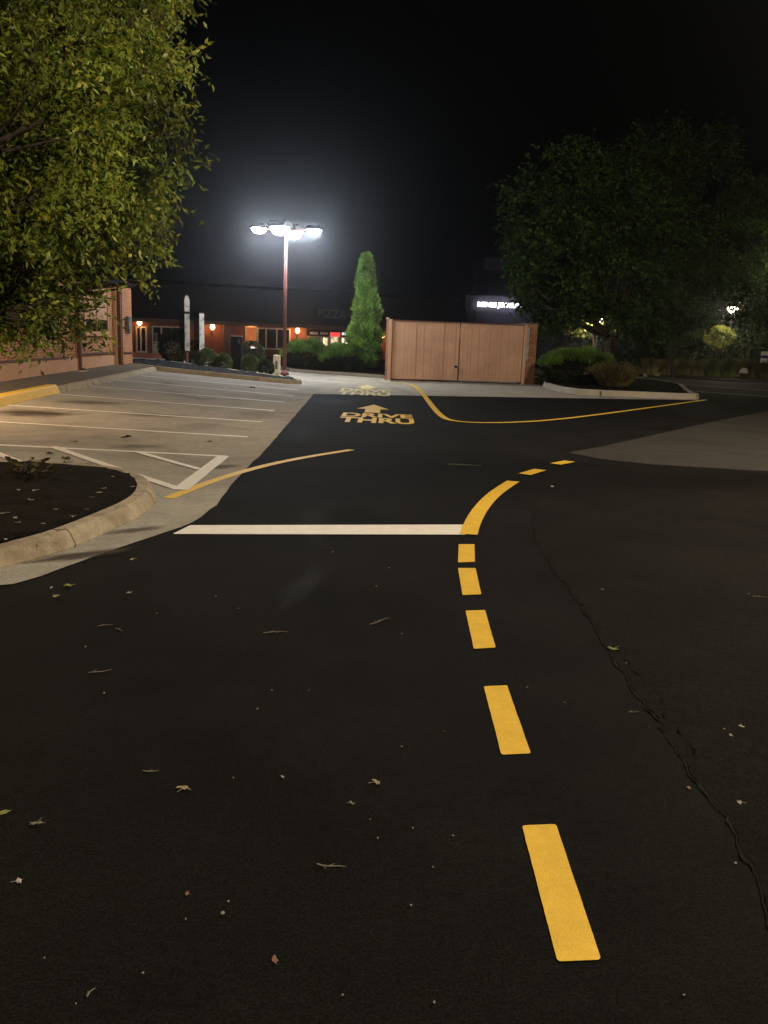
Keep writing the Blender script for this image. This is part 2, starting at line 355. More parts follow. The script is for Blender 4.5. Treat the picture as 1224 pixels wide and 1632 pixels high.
def crown(name, blobs, twigs, per, L, W, m, parent, seed, tl=0.35, droop=0.35, thr=-0.12, nsc=0.9, shell=0.45, origin=(0, 0, 0)):
    """leaves strung on short twigs that fill the blobs' volume, with noise-cut gaps"""
    rg = random.Random(seed); vs = []; fs = []
    o = Vector(origin)
    wts = [(b[1][0] * b[1][1] * b[1][2]) ** 0.78 for b in blobs]
    tot = 0; guard = 0
    while tot < twigs and guard < twigs * 12:
        guard += 1
        c, r = rg.choices(blobs, wts)[0]
        d = rnd_dir(rg); rr = shell + (1 - shell) * rg.random() ** 0.7
        rr *= 1.0 + 0.36 * noise.noise(Vector(c) * 0.7 + d * 2.6)
        p = Vector((c[0] + d.x * r[0] * rr, c[1] + d.y * r[1] * rr, c[2] + d.z * r[2] * rr))
        if noise.noise(p * nsc + Vector((seed, 0, 0))) < thr: continue
        tot += 1
        td = (d * 0.7 + rnd_dir(rg) * 0.65 + Vector((0, 0, -droop))).normalized()
        ln = tl * rg.uniform(0.6, 1.3)
        for k in range(per):
            t = (k + rg.random()) / per
            q = p + td * ln * t + Vector((0, 0, -droop * 0.3 * ln * t * t))
            ld = (td * 0.5 + rnd_dir(rg) * 0.8 + Vector((0, 0, -0.25))).normalized()
            sc = rg.uniform(0.65, 1.25)
            leaf(vs, fs, q - o, ld, (rnd_dir(rg) + Vector((0, 0, 0.8))).normalized(), L * sc, W * sc)
    me = bpy.data.meshes.new('crown'); me.from_pydata(vs, [], fs); me.update()
    return link(name, me, m, parent)

def sprays(name, pts, L, W, m, parent, seed, spread=0.5, per=3):
    """short blades at (point, direction) pairs: needles, grass, clipped shrubs"""
    rg = random.Random(seed); vs = []; fs = []
    for p, d in pts:
        for k in range(per):
            dd = (d + rnd_dir(rg) * spread).normalized(); sc = rg.uniform(0.6, 1.3)
            leaf(vs, fs, p + rnd_dir(rg) * L * 0.3, dd, rnd_dir(rg), L * sc, W * sc)
    me = bpy.data.meshes.new('sprays'); me.from_pydata(vs, [], fs); me.update()
    return link(name, me, m, parent)

def limb(mb, a, b, r0, r1, seed, bend=0.12, n=6):
    rg = random.Random(seed); a = Vector(a); b = Vector(b); pts = []; rad = []
    off = rnd_dir(rg) * (b - a).length * bend
    for i in range(n + 1):
        t = i / n; pts.append(a.lerp(b, t) + off * math.sin(PI * t) + rnd_dir(rg) * (b - a).length * 0.012); rad.append(lerp(r0, r1, t))
    mb.tube(pts, rad, 8)
    return pts

# ------------------------------------------------------------------ strips / kerbs
def densify(pts, step=0.5):
    out = []
    for a, b in zip(pts, pts[1:]):
        a = Vector(a[:2]); b = Vector(b[:2]); n = max(1, int((b - a).length / step))
        for i in range(n): out.append(a.lerp(b, i / n))
    out.append(Vector(pts[-1][:2])); return out

def smoothline(pts, it=2):
    pts = [Vector(p[:2]) for p in pts]
    for _ in range(it):
        q = [pts[0]]
        for a, b in zip(pts, pts[1:]): q += [a.lerp(b, .25), a.lerp(b, .75)]
        q.append(pts[-1]); pts = q
    return pts

def normals(pts):
    out = []
    for i, p in enumerate(pts):
        d = (pts[min(i + 1, len(pts) - 1)] - pts[max(i - 1, 0)]).normalized()
        out.append(Vector((d.y, -d.x)))       # to the right of travel
    return out

def stripe(pts, w, dz, jitter=0.0):
    """flat painted band following the ground"""
    pts = densify(pts, 0.3); nn = normals(pts); mb = MB(); vs = []
    for p, n in zip(pts, nn):
        j1 = random.uniform(-jitter, jitter); j2 = random.uniform(-jitter, jitter)
        for q in (p + n * (w / 2 + j1), p - n * (w / 2 + j2)): vs.append((q.x, q.y, H(q.x, q.y) + dz))
    mb.add(vs, [(2 * i, 2 * i + 1, 2 * i + 3, 2 * i + 2) for i in range(len(pts) - 1)])
    return mb

def kerb_mb(pts, w=0.16, h=0.14, batter=0.04, step=0.4, base=None):
    """kerb with its face to the right of the line (the line is the foot of the face)"""
    pts = densify(pts, step); nn = normals(pts); mb = MB(); vs = []
    for p, n in zip(pts, nn):
        g = H(p.x, p.y) if base is None else base
        prof = [(0, -0.03), (0, 0.015), (batter * 0.7, h * 0.8), (batter + 0.02, h), (w, h), (w, -0.03)]
        for o, z in prof:
            q = p - n * o; vs.append((q.x, q.y, g + z))
    k = 6; fs = []
    for i in range(len(pts) - 1):
        for j in range(k - 1): fs.append((i * k + j, i * k + j + 1, (i + 1) * k + j + 1, (i + 1) * k + j))
    fs.append(tuple(range(k))); fs.append(tuple((len(pts) - 1) * k + j for j in range(k - 1, -1, -1)))
    return mb.add(vs, fs)

def bed(name, pts, dz, m, lump=0.03, step=0.25):
    """planting bed: outline filled with a fine grid of bumpy soil"""
    pts = [Vector(p[:2]) for p in pts]
    bm = bmesh.new()
    vs = [bm.verts.new((p.x, p.y, 0)) for p in pts]; bm.faces.new(vs)
    x0 = min(p.x for p in pts); x1 = max(p.x for p in pts); y0 = min(p.y for p in pts); y1 = max(p.y for p in pts)
    def cuts(a, b): n = min(70, max(1, int((b - a) / step))); return [a + (b - a) * i / n for i in range(1, n)]
    for x in cuts(x0, x1): bmesh.ops.bisect_plane(bm, geom=bm.verts[:] + bm.edges[:] + bm.faces[:], plane_co=(x, 0, 0), plane_no=(1, 0, 0))
    for y in cuts(y0, y1): bmesh.ops.bisect_plane(bm, geom=bm.verts[:] + bm.edges[:] + bm.faces[:], plane_co=(0, y, 0), plane_no=(0, 1, 0))
    for v in bm.verts:
        e = 0.0 if v.is_boundary else lump * (0.6 + noise.noise(Vector((v.co.x * 3, v.co.y * 3, 1))) + 0.7 * random.random())
        v.co.z = H(v.co.x, v.co.y) + dz + e
    for f in bm.faces:
        if f.normal.z < 0: f.normal_flip()
    me = bpy.data.meshes.new('bed'); bm.to_mesh(me); bm.free()
    return tag(link(name, me, m, smooth=True), kind='structure')

# ================================================================== CAMERA
cam = bpy.data.cameras.new('camera'); cam.sensor_fit = 'VERTICAL'; cam.sensor_height = 24.0; cam.lens = 24.0 * FOC / 1632
cam.clip_start = 0.05; cam.clip_end = 2000
co = bpy.data.objects.new('camera', cam); COL.objects.link(co)
co.matrix_world = Matrix.Translation((0, 0, CH)) @ Matrix.Rotation(PI / 2 - TH, 4, 'X') @ Matrix.Rotation(ROLL, 4, 'Z')
scene.camera = co

# ================================================================== SKY (night)
w = bpy.data.worlds.new('World'); scene.world = w; w.use_nodes = True
nt = w.node_tree; nt.nodes.clear()
sky = N(nt, 'ShaderNodeTexSky', sky_type='NISHITA'); sky.sun_disc = False
sky.sun_elevation = math.radians(14.0); sky.sun_rotation = math.radians(200)
bg = N(nt, 'ShaderNodeBackground'); bg.inputs['Strength'].default_value = 0.0006
wo = N(nt, 'ShaderNodeOutputWorld')
nt.links.new(sky.outputs[0], bg.inputs[0]); nt.links.new(bg.outputs[0], wo.inputs[0])
glare_haze = N(nt, 'ShaderNodeVolumeScatter')                      # thin scattering added to stand in for glare round the lamps
glare_haze.inputs['Color'].default_value = (0.86, 0.92, 1.0, 1)
glare_haze.inputs['Density'].default_value = 0.0008; glare_haze.inputs['Anisotropy'].default_value = 0.93
nt.links.new(glare_haze.outputs[0], wo.inputs['Volume'])
scene.view_settings.view_transform = 'Standard'; scene.view_settings.look = 'None'
scene.view_settings.exposure = 0; scene.view_settings.gamma = 1

def lamp(loc, power, col, size=0.15, parent=None, typ='POINT', name='lamp_light'):
    l = bpy.data.lights.new(name, typ); l.energy = power; l.color = col; l.shadow_soft_size = size
    o = bpy.data.objects.new(name, l); COL.objects.link(o); o.location = loc
    if parent: o.parent = parent
    return o

# ================================================================== GROUND
gmb = MB()
gmb.add([(-400, -60, -0.03), (400, -60, -0.03), (400, 700, -0.03), (-400, 700, -0.03)], [(0, 1, 2, 3)])
tag(gmb.build('ground', M['soil']), kind='structure')

# sealed lane: one sheet under everything else
amb = MB()
xs = [-30 + i * 2.5 for i in range(29)]; ys = [-12 + i * 2 for i in range(36)]
vs = [(x, y, 0.0) for y in ys for x in xs]; nx = len(xs)
amb.add(vs, [(j * nx + i, j * nx + i + 1, (j + 1) * nx + i + 1, (j + 1) * nx + i) for j in range(len(ys) - 1) for i in range(nx - 1)])
road = tag(amb.build('asphalt_road', M['asphalt'], fix=False), kind='structure')

# left edge of the seal coat
edge = [G(*p) for p in ((0, 938), (60, 920), (130, 895), (200, 870), (260, 850), (300, 836), (320, 825), (345, 805), (375, 765), (425, 715), (500, 628))]
EDGE = [(p.y, p.x) for p in edge]
e0 = EDGE[0]; EDGE.insert(0, (e0[0] - 0.9, e0[1] - 3.2)); EDGE.insert(0, (e0[0] - 1.5, e0[1] - 7.0))
XR = EDGE[-1][1]
def xr(y): return interp(y, EDGE) + 0.02 * noise.noise(Vector((y * 3, 0, 0)))
lmb = MB(); rows = []
y = e0[0] - 1.5; NC = 26
while y < 41.0:
    r_ = xr(y); l_ = -13.0 if y > 11 else -11.0
    rows.append([(lerp(r_, l_, (k / NC) ** 1.3), y) for k in range(NC + 1)]); y += 0.2 if y < 9 else 0.4
vs = [(x, y, H(x, y) + 0.004) for r in rows for x, y in r]; n = NC + 1
lmb.add(vs, [(j * n + i, (j + 1) * n + i, (j + 1) * n + i + 1, j * n + i + 1) for j in range(len(rows) - 1) for i in range(NC)])
lot = tag(lmb.build('parking_lot', M['lot'], smooth=True), kind='structure')

# pale concrete apron behind the sealed lane, in front of the enclosure
A0 = G(500, 628); A1 = G(1112, 638)
def far_edge(x): return lerp(A0.y, A1.y, (x - A0.x) / (A1.x - A0.x))
apm = MB(); cols = [XR + (10.2 - XR) * i / 24 for i in range(25)]
vs = []
for x in cols: vs += [(x, far_edge(x), 0.0045), (x, 41.0, 0.0045)]
apm.add(vs, [(2 * i, 2 * i + 2, 2 * i + 3, 2 * i + 1) for i in range(24)])
apron = tag(apm.build('concrete_apron', M['concrete'], fix=False), kind='structure')
j0 = G(599, 607); j1 = G(660, 630)
stripe([j0, j1], 0.03, 0.0075).build('joint', M['stainwet'], apron)
# dark dust strip along the foot of the gates
dust = MB(); ga = G(622, 606.5); gb = G(866, 613)
dv = []
for i in range(13):
    t = i / 12; p = ga.lerp(gb, t); dv += [(p.x, p.y + 0.5, 0.008), (p.x, p.y - 1.2 - 0.5 * t + 0.25 * noise.noise(Vector((i * .7, 0, 0))), 0.008)]
dust.add(dv, [(2 * i, 2 * i + 1, 2 * i + 3, 2 * i + 2) for i in range(12)])
dust.build('dust', mat('dust', (0.14, 0.105, 0.07), rough=1, var=0.4, scale=2.5, bump=0.3), apron)

# older, browner asphalt right of the broken seam
seam = [G(*p) for p in ((925, 736), (872, 775), (848, 815), (850, 850), (868, 890), (905, 935), (940, 985), (965, 1028), (990, 1068), (1030, 1128), (1075, 1190), (1110, 1245), (1150, 1295), (1190, 1360), (1212, 1415), (1235, 1500), (1270, 1640))]
seam = densify(smoothline(seam, 1), 0.022)
seam = [p + Vector((0.025 * noise.noise(Vector((p.y * 6, 0, 0))) + 0.016 * noise.noise(Vector((p.y * 21, 5, 0))) + 0.008 * noise.noise(Vector((p.y * 60, 8, 0))), 0)) for p in seam]
om = MB(); vs = []
for p in seam: vs += [(p.x, p.y, 0.004), (max(12.0, p.x + 6), p.y + min(1.0, 0.12 * p.y), 0.004)]
om.add(vs, [(2 * i, 2 * i + 2, 2 * i + 3, 2 * i + 1) for i in range(len(seam) - 1)])
oldp = tag(om.build('old_pavement', M['old_asphalt'], fix=False), kind='structure')
for o_ in oldp.data.polygons:
    if o_.normal.z < 0: o_.flip()
cr = MB(); vs = []; seam = [p for p in seam if p.y < 7.2]
for i, p in enumerate(seam):
    wd = 0.0005 + 0.016 * max(0, noise.noise(Vector((p.y * 5.1, 4, 0))) * 0.8 + 0.6 * noise.noise(Vector((p.y * 31, 4, 0))))
    vs += [(p.x - wd * 0.3, p.y, 0.009), (p.x + wd, p.y + 0.004, 0.009)]
cr.add(vs, [(2 * i, 2 * i + 1, 2 * i + 3, 2 * i + 2) for i in range(len(seam) - 1)]); cr.build('crack', M['crack'], oldp)
lp = MB(); vs = []  # thin ribbon that paints the light caught along the crack's lip
for i, p in enumerate(seam):
    wd = 0.002 + 0.022 * max(0, noise.noise(Vector((p.y * 9.3, 9, 0))) + 0.3 * noise.noise(Vector((p.y * 40, 9, 0))))
    vs += [(p.x - 0.006 - wd, p.y, 0.0065), (p.x - 0.003, p.y, 0.0085)]
lp.add(vs, [(2 * i, 2 * i + 1, 2 * i + 3, 2 * i + 2) for i in range(len(seam) - 1)]); lp.build('lit_lip', M['tar'], oldp)
c2 = MB(); vs = []
sub = [G(*p) for p in ((985, 1040), (1020, 1080), (1050, 1105), (1060, 1140), (1085, 1175), (1105, 1195), (1112, 1215))]
sub = densify(sub, 0.02)
for i, p in enumerate(sub):
    q = p + Vector((0.03 * noise.noise(Vector((p.y * 9, 2, 0))) + 0.014 * noise.noise(Vector((p.y * 40, 2, 0))), 0)); wd = 0.0004 + 0.007 * max(0, noise.noise(Vector((p.y * 12, 7, 0))))
    vs += [(q.x - wd, q.y, 0.0085), (q.x + wd, q.y, 0.0085)]
c2.add(vs, [(2 * i, 2 * i + 1, 2 * i + 3, 2 * i + 2) for i in range(len(sub) - 1)]); c2.build('crack', M['crack'], oldp)

# bare grey asphalt wedge on the right
gw = [G(*p) for p in ((905, 722), (960, 712), (1050, 692), (1130, 674), (1226, 655), (1400, 620), (1420, 770), (1226, 752), (1120, 746), (1040, 741), (960, 733))]
gm = MB(); gm.add([(p.x, p.y, 0.008) for p in gw], [tuple(range(len(gw)))])
tag(gm.build('grey_pavement', M['grey_asphalt']), kind='structure')

# ================================================================== ROAD MARKINGS
def quad_mark(name, px, m, dz, label, group=None, rnd=0.012):
    ps = [G(*p) for p in px]
    pr = []; k = len(ps)
    for i, p in enumerate(ps):
        a = p + (ps[i - 1] - p).normalized() * rnd; b = p + (ps[(i + 1) % k] - p).normalized() * rnd
        for t in (0, .33, .67, 1): pr.append(a * (1 - t) ** 2 + p * (2 * t * (1 - t)) + b * t * t)
    bm = bmesh.new(); vs = [bm.verts.new((p.x, p.y, 0)) for p in pr]; bm.faces.new(vs)
    es = [e for e in bm.edges if e.calc_length() > 0.2]
    bmesh.ops.subdivide_edges(bm, edges=es, cuts=14)
    for v in bm.verts:
        v.co.x += 0.002 * noise.noise(Vector((v.co.x * 40, v.co.y * 40, 0))); v.co.y += 0.002 * noise.noise(Vector((v.co.y * 40, v.co.x * 40, 3)))
        v.co.z = H(v.co.x, v.co.y) + dz
    for f in bm.faces:
        if f.normal.z < 0: f.normal_flip()
    me = bpy.data.meshes.new('mark'); bm.to_mesh(me); bm.free()
    return tag(link(name, me, m), label, 'road marking', group)

DG = 'yellow centre line dashes'
for px, lab in (
    ([(832, 1317), (886, 1315), (958, 1531), (888, 1534)], 'largest yellow dash nearest the viewer, long and slanting on dark asphalt'),
    ([(771, 1095), (808, 1093), (846, 1202), (799, 1204)], 'second yellow dash from the viewer, above the largest dash'),
    ([(742, 974), (773, 973), (790, 1033), (755, 1035)], 'third yellow dash from the viewer, halfway down the dash row'),
    ([(730, 906), (758, 906), (767, 948), (737, 949)], 'yellow dash just below the short square dash under the stop line'),
    ([(731, 868), (756, 868), (757, 896), (730, 897)], 'short square yellow dash right under the end of the white stop line')):
    quad_mark('yellow_dash', px, M['yellow'], 0.004, lab, DG)
arc = smoothline([G(*p) for p in ((747, 853), (752, 836), (764, 814), (782, 793), (802, 778), (818, 768))], 2)
tag(stripe(arc, 0.15, 0.0095).build('curved_yellow_line', M['yellow']), 'solid yellow curved line bending right from the end of the white stop line', 'road marking')
for a, b, lab in (((836, 757), (861, 749.5), 'small yellow dash just beyond the curved solid line'), ((885, 740.5), (908, 736), 'farthest small yellow dash, at the left tip of the grey pavement')):
    tag(stripe([G(*a), G(*b)], 0.17, 0.011).build('yellow_dash', M['yellow']), lab, 'road marking', DG)
quad_mark('stop_line', [(303, 838), (744, 837), (743, 853), (275, 852)], M['white'], 0.006, 'wide white stop line painted across the dark lane', rnd=0.02)
ln = smoothline([G(*p) for p in ((268, 795), (330, 770), (400, 748), (470, 732), (560, 717.5))], 2)
tag(stripe(ln, 0.12, 0.0078).build('yellow_line', M['yellow_worn']), 'thin yellow curved line running from kerb tip into the dark lane at left', 'road marking')
ln = smoothline([G(*p) for p in ((625, 610), (645, 611), (660, 614.5), (672, 625), (688, 647), (702, 663), (717, 671), (760, 674.5), (830, 673.5), (900, 668), (1000, 655), (1125, 637.5))], 2)
tag(stripe(ln, 0.14, 0.009).build('yellow_line', M['yellow_worn']), 'long thin yellow line swinging from the gates round to the right island tip', 'road marking')

SG = 'white stall lines in the left lot'
stalls = [((-60, 707), (361, 728), 0.10, 'nearest long white stall line, closing the top of the hatched corner'),
          ((-40, 670.5), (395, 697), 0.10, 'white stall line next above the hatched corner, running out of frame left'),
          ((8, 646), (418, 673), 0.10, 'white stall line starting at the near end of the yellow kerb'),
          ((84, 628), (437, 655), 0.10, 'white stall line starting at the far end of the yellow kerb'),
          ((139, 615.5), (453, 641.5), 0.10, 'third white stall line from the farthest'),
          ((183, 605.5), (468, 631.5), 0.10, 'second farthest white stall line'),
          ((225, 599), (476, 622), 0.11, 'farthest white stall line, beside the planted island kerb')]
for a, b, wd, lab in stalls:
    tag(stripe([G(*a), G(*b)], wd * 1.15, 0.0085, 0.004).build('stall_line', M['white_worn']), lab, 'road marking', SG)
for a, b, wd, lab in (((356, 728), (287, 782), 0.16, 'broad white line at the lane end of the hatched corner'),
                      ((84, 713), (286, 781), 0.12, 'long diagonal white hatch line reaching the kerb tip'),
                      ((218, 721), (318, 749), 0.10, 'short diagonal white hatch line inside the corner triangle'),
                      ((-40, 710), (40, 741), 0.12, 'leftmost diagonal white hatch line behind the mulch bed')):
    tag(stripe([G(*a), G(*b)], wd, 0.0125, 0.004).build('hatch_line', M['white'] if wd > 0.11 else M['white_worn']), lab, 'road marking')
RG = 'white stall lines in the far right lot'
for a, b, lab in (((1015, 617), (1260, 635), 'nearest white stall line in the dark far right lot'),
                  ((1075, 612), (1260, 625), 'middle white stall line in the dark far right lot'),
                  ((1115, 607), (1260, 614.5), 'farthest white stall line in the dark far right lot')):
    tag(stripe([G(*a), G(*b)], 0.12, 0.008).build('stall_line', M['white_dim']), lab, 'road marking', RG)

def drive_thru(px0, px1, ytop, ymid, ybot, ax, ay0, ay1, mt, label):
    root = empty('drive_thru_marking'); tag(root, label, 'road marking', 'drive thru lane stencils')
    bl = G(px0, ybot); br_ = G(px1, ybot); mid = G((px0 + px1) / 2, ymid); tp = G((px0 + px1) / 2, ytop)
    root.location = (bl.x, bl.y, 0.012)
    W_ = br_.x - bl.x; h1 = mid.y - bl.y
    for body, yy, hh in (('THRU', 0.0, h1 * 0.92), ('DRIVE', h1, (tp.y - mid.y))):
        me = text_mesh(body, W_, hh, 0.035); link('lettering', me, mt, root, (0, yy, 0))
    a0 = G(ax, ay1); a1 = G(ax, ay0); Ln = a1.y - a0.y; cx = a0.x - bl.x; y0 = a0.y - bl.y; sw = W_ * 0.115; hw = W_ * 0.25
    am = MB(); am.add([(cx - sw, y0, 0), (cx + sw, y0, 0), (cx + sw, y0 + Ln * 0.42, 0), (cx + hw, y0 + Ln * 0.42, 0), (cx, y0 + Ln, 0), (cx - hw, y0 + Ln * 0.42, 0), (cx - sw, y0 + Ln * 0.42, 0)], [tuple(range(7))])
    am.build('arrow', mt, root)
drive_thru(538, 660, 660, 666.2, 673, 593, 645.5, 658.5, M['yellow_old'], 'yellow arrow and lane lettering on dark asphalt')
drive_thru(536, 622, 620.5, 625, 629, 582, 614, 622, M['yellow_pale'], 'faded arrow and lane lettering on the pale concrete behind')

# ================================================================== NEAR LEFT ISLAND
foot = [G(*p) for p in ((-220, 745), (-60, 748), (60, 751), (150, 755), (205, 762), (236, 773), (250, 788), (247, 806), (228, 822), (196, 838), (122, 872), (73, 888), (0, 908), (-120, 940), (-300, 985))]
foot = smoothline(foot, 2)                                  # travels so that the bed is on the left -> flip for kerb
kp = list(reversed(foot))
def inset(pts, d):
    pts = [Vector(p[:2]) for p in pts]; return [p - n * d for p, n in zip(pts, normals(pts))]
if (Vector(inset(kp, 1.0)[len(kp) // 2][:2]) - Vector((-4, 8))).length > (kp[len(kp) // 2] - Vector((-4, 8))).length: kp = list(reversed(kp))
isl = tag(kerb_mb(kp, 0.18, 0.125, 0.06, 0.12).build('island_kerb', M['kerb'], smooth=False), kind='structure')
nbed = bed('mulch_bed', inset(kp, 0.17), 0.11, M['mulch'], 0.035, 0.12)
# cracks across the kerb and the damp gutter
def kerb_joint(frac, jag):
    k = frac * (len(kp) - 1); i0 = int(k); p = kp[i0].lerp(kp[min(i0 + 1, len(kp) - 1)], k - i0); n = normals(kp)[i0]; t_ = Vector((-n.y, n.x)); pts = []
    for q, (o, z) in enumerate(((-0.01, 0.006), (0.0, 0.015), (0.042, 0.10), (0.08, 0.125), (0.13, 0.125), (0.175, 0.125))):
        w_ = p - n * o + t_ * (jag * noise.noise(Vector((q * 1.7, frac * 50, 0)))); pts.append((w_.x, w_.y, H(p.x, p.y) + z + 0.001))
    return MB().tube(pts, 0.0028, 5)
def nearest_frac(px, py):
    g = G(px, py); k = min(range(len(kp)), key=lambda i: (kp[i] - g.xy).length); return k / (len(kp) - 1)
for (px, py), jag in (((122, 872), 0.05), ((245, 805), 0.03)):
    kerb_joint(nearest_frac(px, py), jag).build('crack' if jag > 0.02 else 'joint', M['crack'] if jag > 0.04 else M['stainwet'], isl)
def decal(name, m_col, px, py, sx, sy, rot, parent, dz, amt, seed):
    """a soft-edged stain or painted sheen lying on the ground"""
    m, nt, out = newmat(name + ' stain'); b = N(nt, 'ShaderNodeBsdfPrincipled'); b.inputs['Base Color'].default_value = m_col + (1,); b.inputs['Roughness'].default_value = 0.8; b.inputs['Specular IOR Level'].default_value = 0.1
    tc = N(nt, 'ShaderNodeTexCoord'); ln_ = N(nt, 'ShaderNodeVectorMath', operation='LENGTH'); nt.links.new(tc.outputs['Object'], ln_.inputs[0])
    no = N(nt, 'ShaderNodeTexNoise'); no.inputs['Scale'].default_value = 2.2; no.inputs['Detail'].default_value = 7; nt.links.new(tc.outputs['Object'], no.inputs['Vector'])
    ad = N(nt, 'ShaderNodeMath', operation='ADD'); nt.links.new(ln_.outputs['Value'], ad.inputs[0]); nt.links.new(no.outputs['Fac'], ad.inputs[1])
    mr = N(nt, 'ShaderNodeMapRange'); mr.inputs['From Min'].default_value = 0.75; mr.inputs['From Max'].default_value = 1.3; mr.inputs['To Min'].default_value = amt; mr.inputs['To Max'].default_value = 0
    nt.links.new(ad.outputs[0], mr.inputs['Value'])
    tr = N(nt, 'ShaderNodeBsdfTransparent'); mx = N(nt, 'ShaderNodeMixShader'); nt.links.new(mr.outputs[0], mx.inputs['Fac']); nt.links.new(tr.outputs[0], mx.inputs[1]); nt.links.new(b.outputs[0], mx.inputs[2]); nt.links.new(mx.outputs[0], out.inputs[0])
    c = G(px, py); mb = MB(); k = 8; ca, sa = math.cos(rot), math.sin(rot)
    vs = []
    for j in range(k + 1):
        for i in range(k + 1):
            u, v = -1 + 2 * i / k, -1 + 2 * j / k; X = c.x + (u * sx) * ca - (v * sy) * sa; Y = c.y + (u * sx) * sa + (v * sy) * ca
            vs.append((u, v, H(X, Y) + dz))
    mb.add(vs, [(j * (k + 1) + i, j * (k + 1) + i + 1, (j + 1) * (k + 1) + i + 1, (j + 1) * (k + 1) + i) for j in range(k) for i in range(k)])
    o = mb.build(name, m, parent, fix=False); o.location = (c.x, c.y, 0); o.scale = (sx, sy, 1); o.rotation_euler = (0, 0, rot); return o
decal('damp_stain', (0.075, 0.056, 0.036), 130, 886, 0.62, 0.14, math.radians(38), lot, 0.0085, 0.8, 1)
decal('damp_stain', (0.09, 0.068, 0.045), 215, 846, 0.45, 0.12, math.radians(40), lot, 0.0083, 0.6, 2)
decal('oil_stain', (0.06, 0.045, 0.03), 60, 659, 1.1, 0.9, 0, lot, 0.0075, 0.75, 3)
decal('oil_stain', (0.09, 0.07, 0.05), 150, 642, 1.0, 0.7, 0.3, lot, 0.0075, 0.5, 4)
decal('oil_stain', (0.10, 0.08, 0.06), 250, 662, 0.9, 0.5, 0.2, lot, 0.0075, 0.4, 5)
decal('oil_stain', (0.08, 0.062, 0.045), 225, 712, 0.6, 0.3, 0.5, lot, 0.0075, 0.4, 6)
decal('oil_stain', (0.08, 0.062, 0.045), 350, 745, 0.5, 0.22, 0.8, lot, 0.0075, 0.5, 7)
decal('scuff_sheen', (0.03, 0.03, 0.031), 485, 932, 0.16, 0.75, math.radians(-8), road, 0.0025, 0.45, 8)
decal('scuff_sheen', (0.022, 0.021, 0.02), 500, 830, 0.25, 1.3, math.radians(6), road, 0.0025, 0.4, 9)
decal('scuff_sheen', (0.035, 0.036, 0.04), 535, 640, 0.9, 1.6, 0, road, 0.0025, 0.5, 10)  # bluish lamp sheen on the lane, painted as a paler patch
decal('scuff_sheen', (0.022, 0.021, 0.02), 480, 690, 0.5, 2.0, 0.1, road, 0.0025, 0.4, 11)
# ================================================================== LEFT BUILDING, SIDEWALK AND KERB
def curb_x(y): return -7.22 - 0.04 * (y - 18)
def curbp(y): return Vector((curb_x(y), y))
def wall_x(y): return -8.62 - 0.028 * (y - 19)
YK0, YK1, YK2 = 8.0, G(86, 626).y, 29.0
yk = tag(kerb_mb([curbp(YK1 + 0.004), curbp(26), curbp(YK2)], 0.2, 0.13, 0.05).build('sidewalk_kerb', M['kerb']), kind='structure')
ypk = kerb_mb([curbp(YK0), curbp(YK1)], 0.26, 0.19, 0.07).build('painted_kerb', M['yellow'], yk)
ypk['label'] = 'yellow painted kerb section'
wm = MB(); vs = []; ny = 40
for i in range(ny + 1):
    y = lerp(8.0, 34.0, i / ny)
    a = curb_x(y) - 0.19; g = H(curb_x(y), y) + 0.128; b = wall_x(y) - 0.3 if y < 30.5 else -13
    vs += [(a, y, g), (b, y, g + 0.07 * min(1.6, a - b))]
wm.add(vs, [(2 * i, 2 * i + 2, 2 * i + 3, 2 * i + 1) for i in range(ny)])
walk = tag(wm.build('sidewalk', M['walk']), kind='structure')

def wallY(px, off=0.0):
    d = ray(px, 560); k = d.x / d.y
    # x = k*y = wall_x(y)+off
    return (-8.62 + 0.028 * 19 + off) / (k + 0.028)
WEND = wallY(211, 0.22)
bld = empty('brick_shop', (wall_x(20), 20, 0)); bld.rotation_euler = (0, 0, math.atan(0.028))
tag(bld, 'tan brick shop building with brown downspouts along the left sidewalk', 'building')
# local frame: x = out from the wall (towards the lot), y = along it
def wl(y): return y - 20
TOPZ = 3.0
YN, YF = -14.0, wl(WEND)
PW = 1.15                                           # pier length along the wall
MB().box((-9, YN, -0.2), (0, YF - PW, TOPZ)).build('wall', M['brick'], bld, uv=True)
MB().box((-9, YF - PW, -0.2), (0.22, YF, TOPZ)).build('pier', M['brick'], bld, uv=True)
MB().box((-0.08, YF - PW - 0.28, 0.1), (0.10, YF - PW - 0.004, TOPZ)).build('painted_strip', M['tan_paint'], bld)
ZL = AT(60, 573, wallY(60)).z
MB().box((-0.02, YN, ZL - 0.03), (0.05, wl(wallY(107)), ZL + 0.03)).build('ledge', M['brown'], bld, bevel=0.008)
MB().box((-0.02, wl(wallY(128)), ZL + 0.04), (0.05, YF - PW - 0.29, ZL + 0.10)).build('ledge', M['brown'], bld, bevel=0.008)
MB().box((0.18, YF - PW + 0.1, ZL + 0.02), (0.26, YF + 0.03, ZL + 0.08)).build('ledge', M['brown'], bld, bevel=0.008)
MB().box((-0.02, YN, 0.2), (0.03, YF - PW - 0.29, ZL - 0.031)).build('base_band', M['tan_paint'], bld)
for yy, off in ((wl(wallY(124)), 0.0), (YF - PW - 0.09, 0.10)):
    d_ = MB().box((off + 0.012, yy - 0.06, 0.52), (off + 0.10, yy + 0.06, TOPZ - 0.05)); d_.box((off + 0.012, yy - 0.06, 0.44), (off + 0.19, yy + 0.06, 0.515))
    ds = d_.build('downspout', M['brown'], bld, bevel=0.01)
    for zz in (1.1, 2.1): MB().box((off + 0.008, yy - 0.08, zz), (off + 0.108, yy + 0.08, zz + 0.03)).build('strap', M['brown'], ds)
    MB().box((off + 0.02, yy - 0.75, 0.36), (off + 0.32, yy - 0.05, 0.455)).build('splash_block', M['concrete'], bld, bevel=0.012)
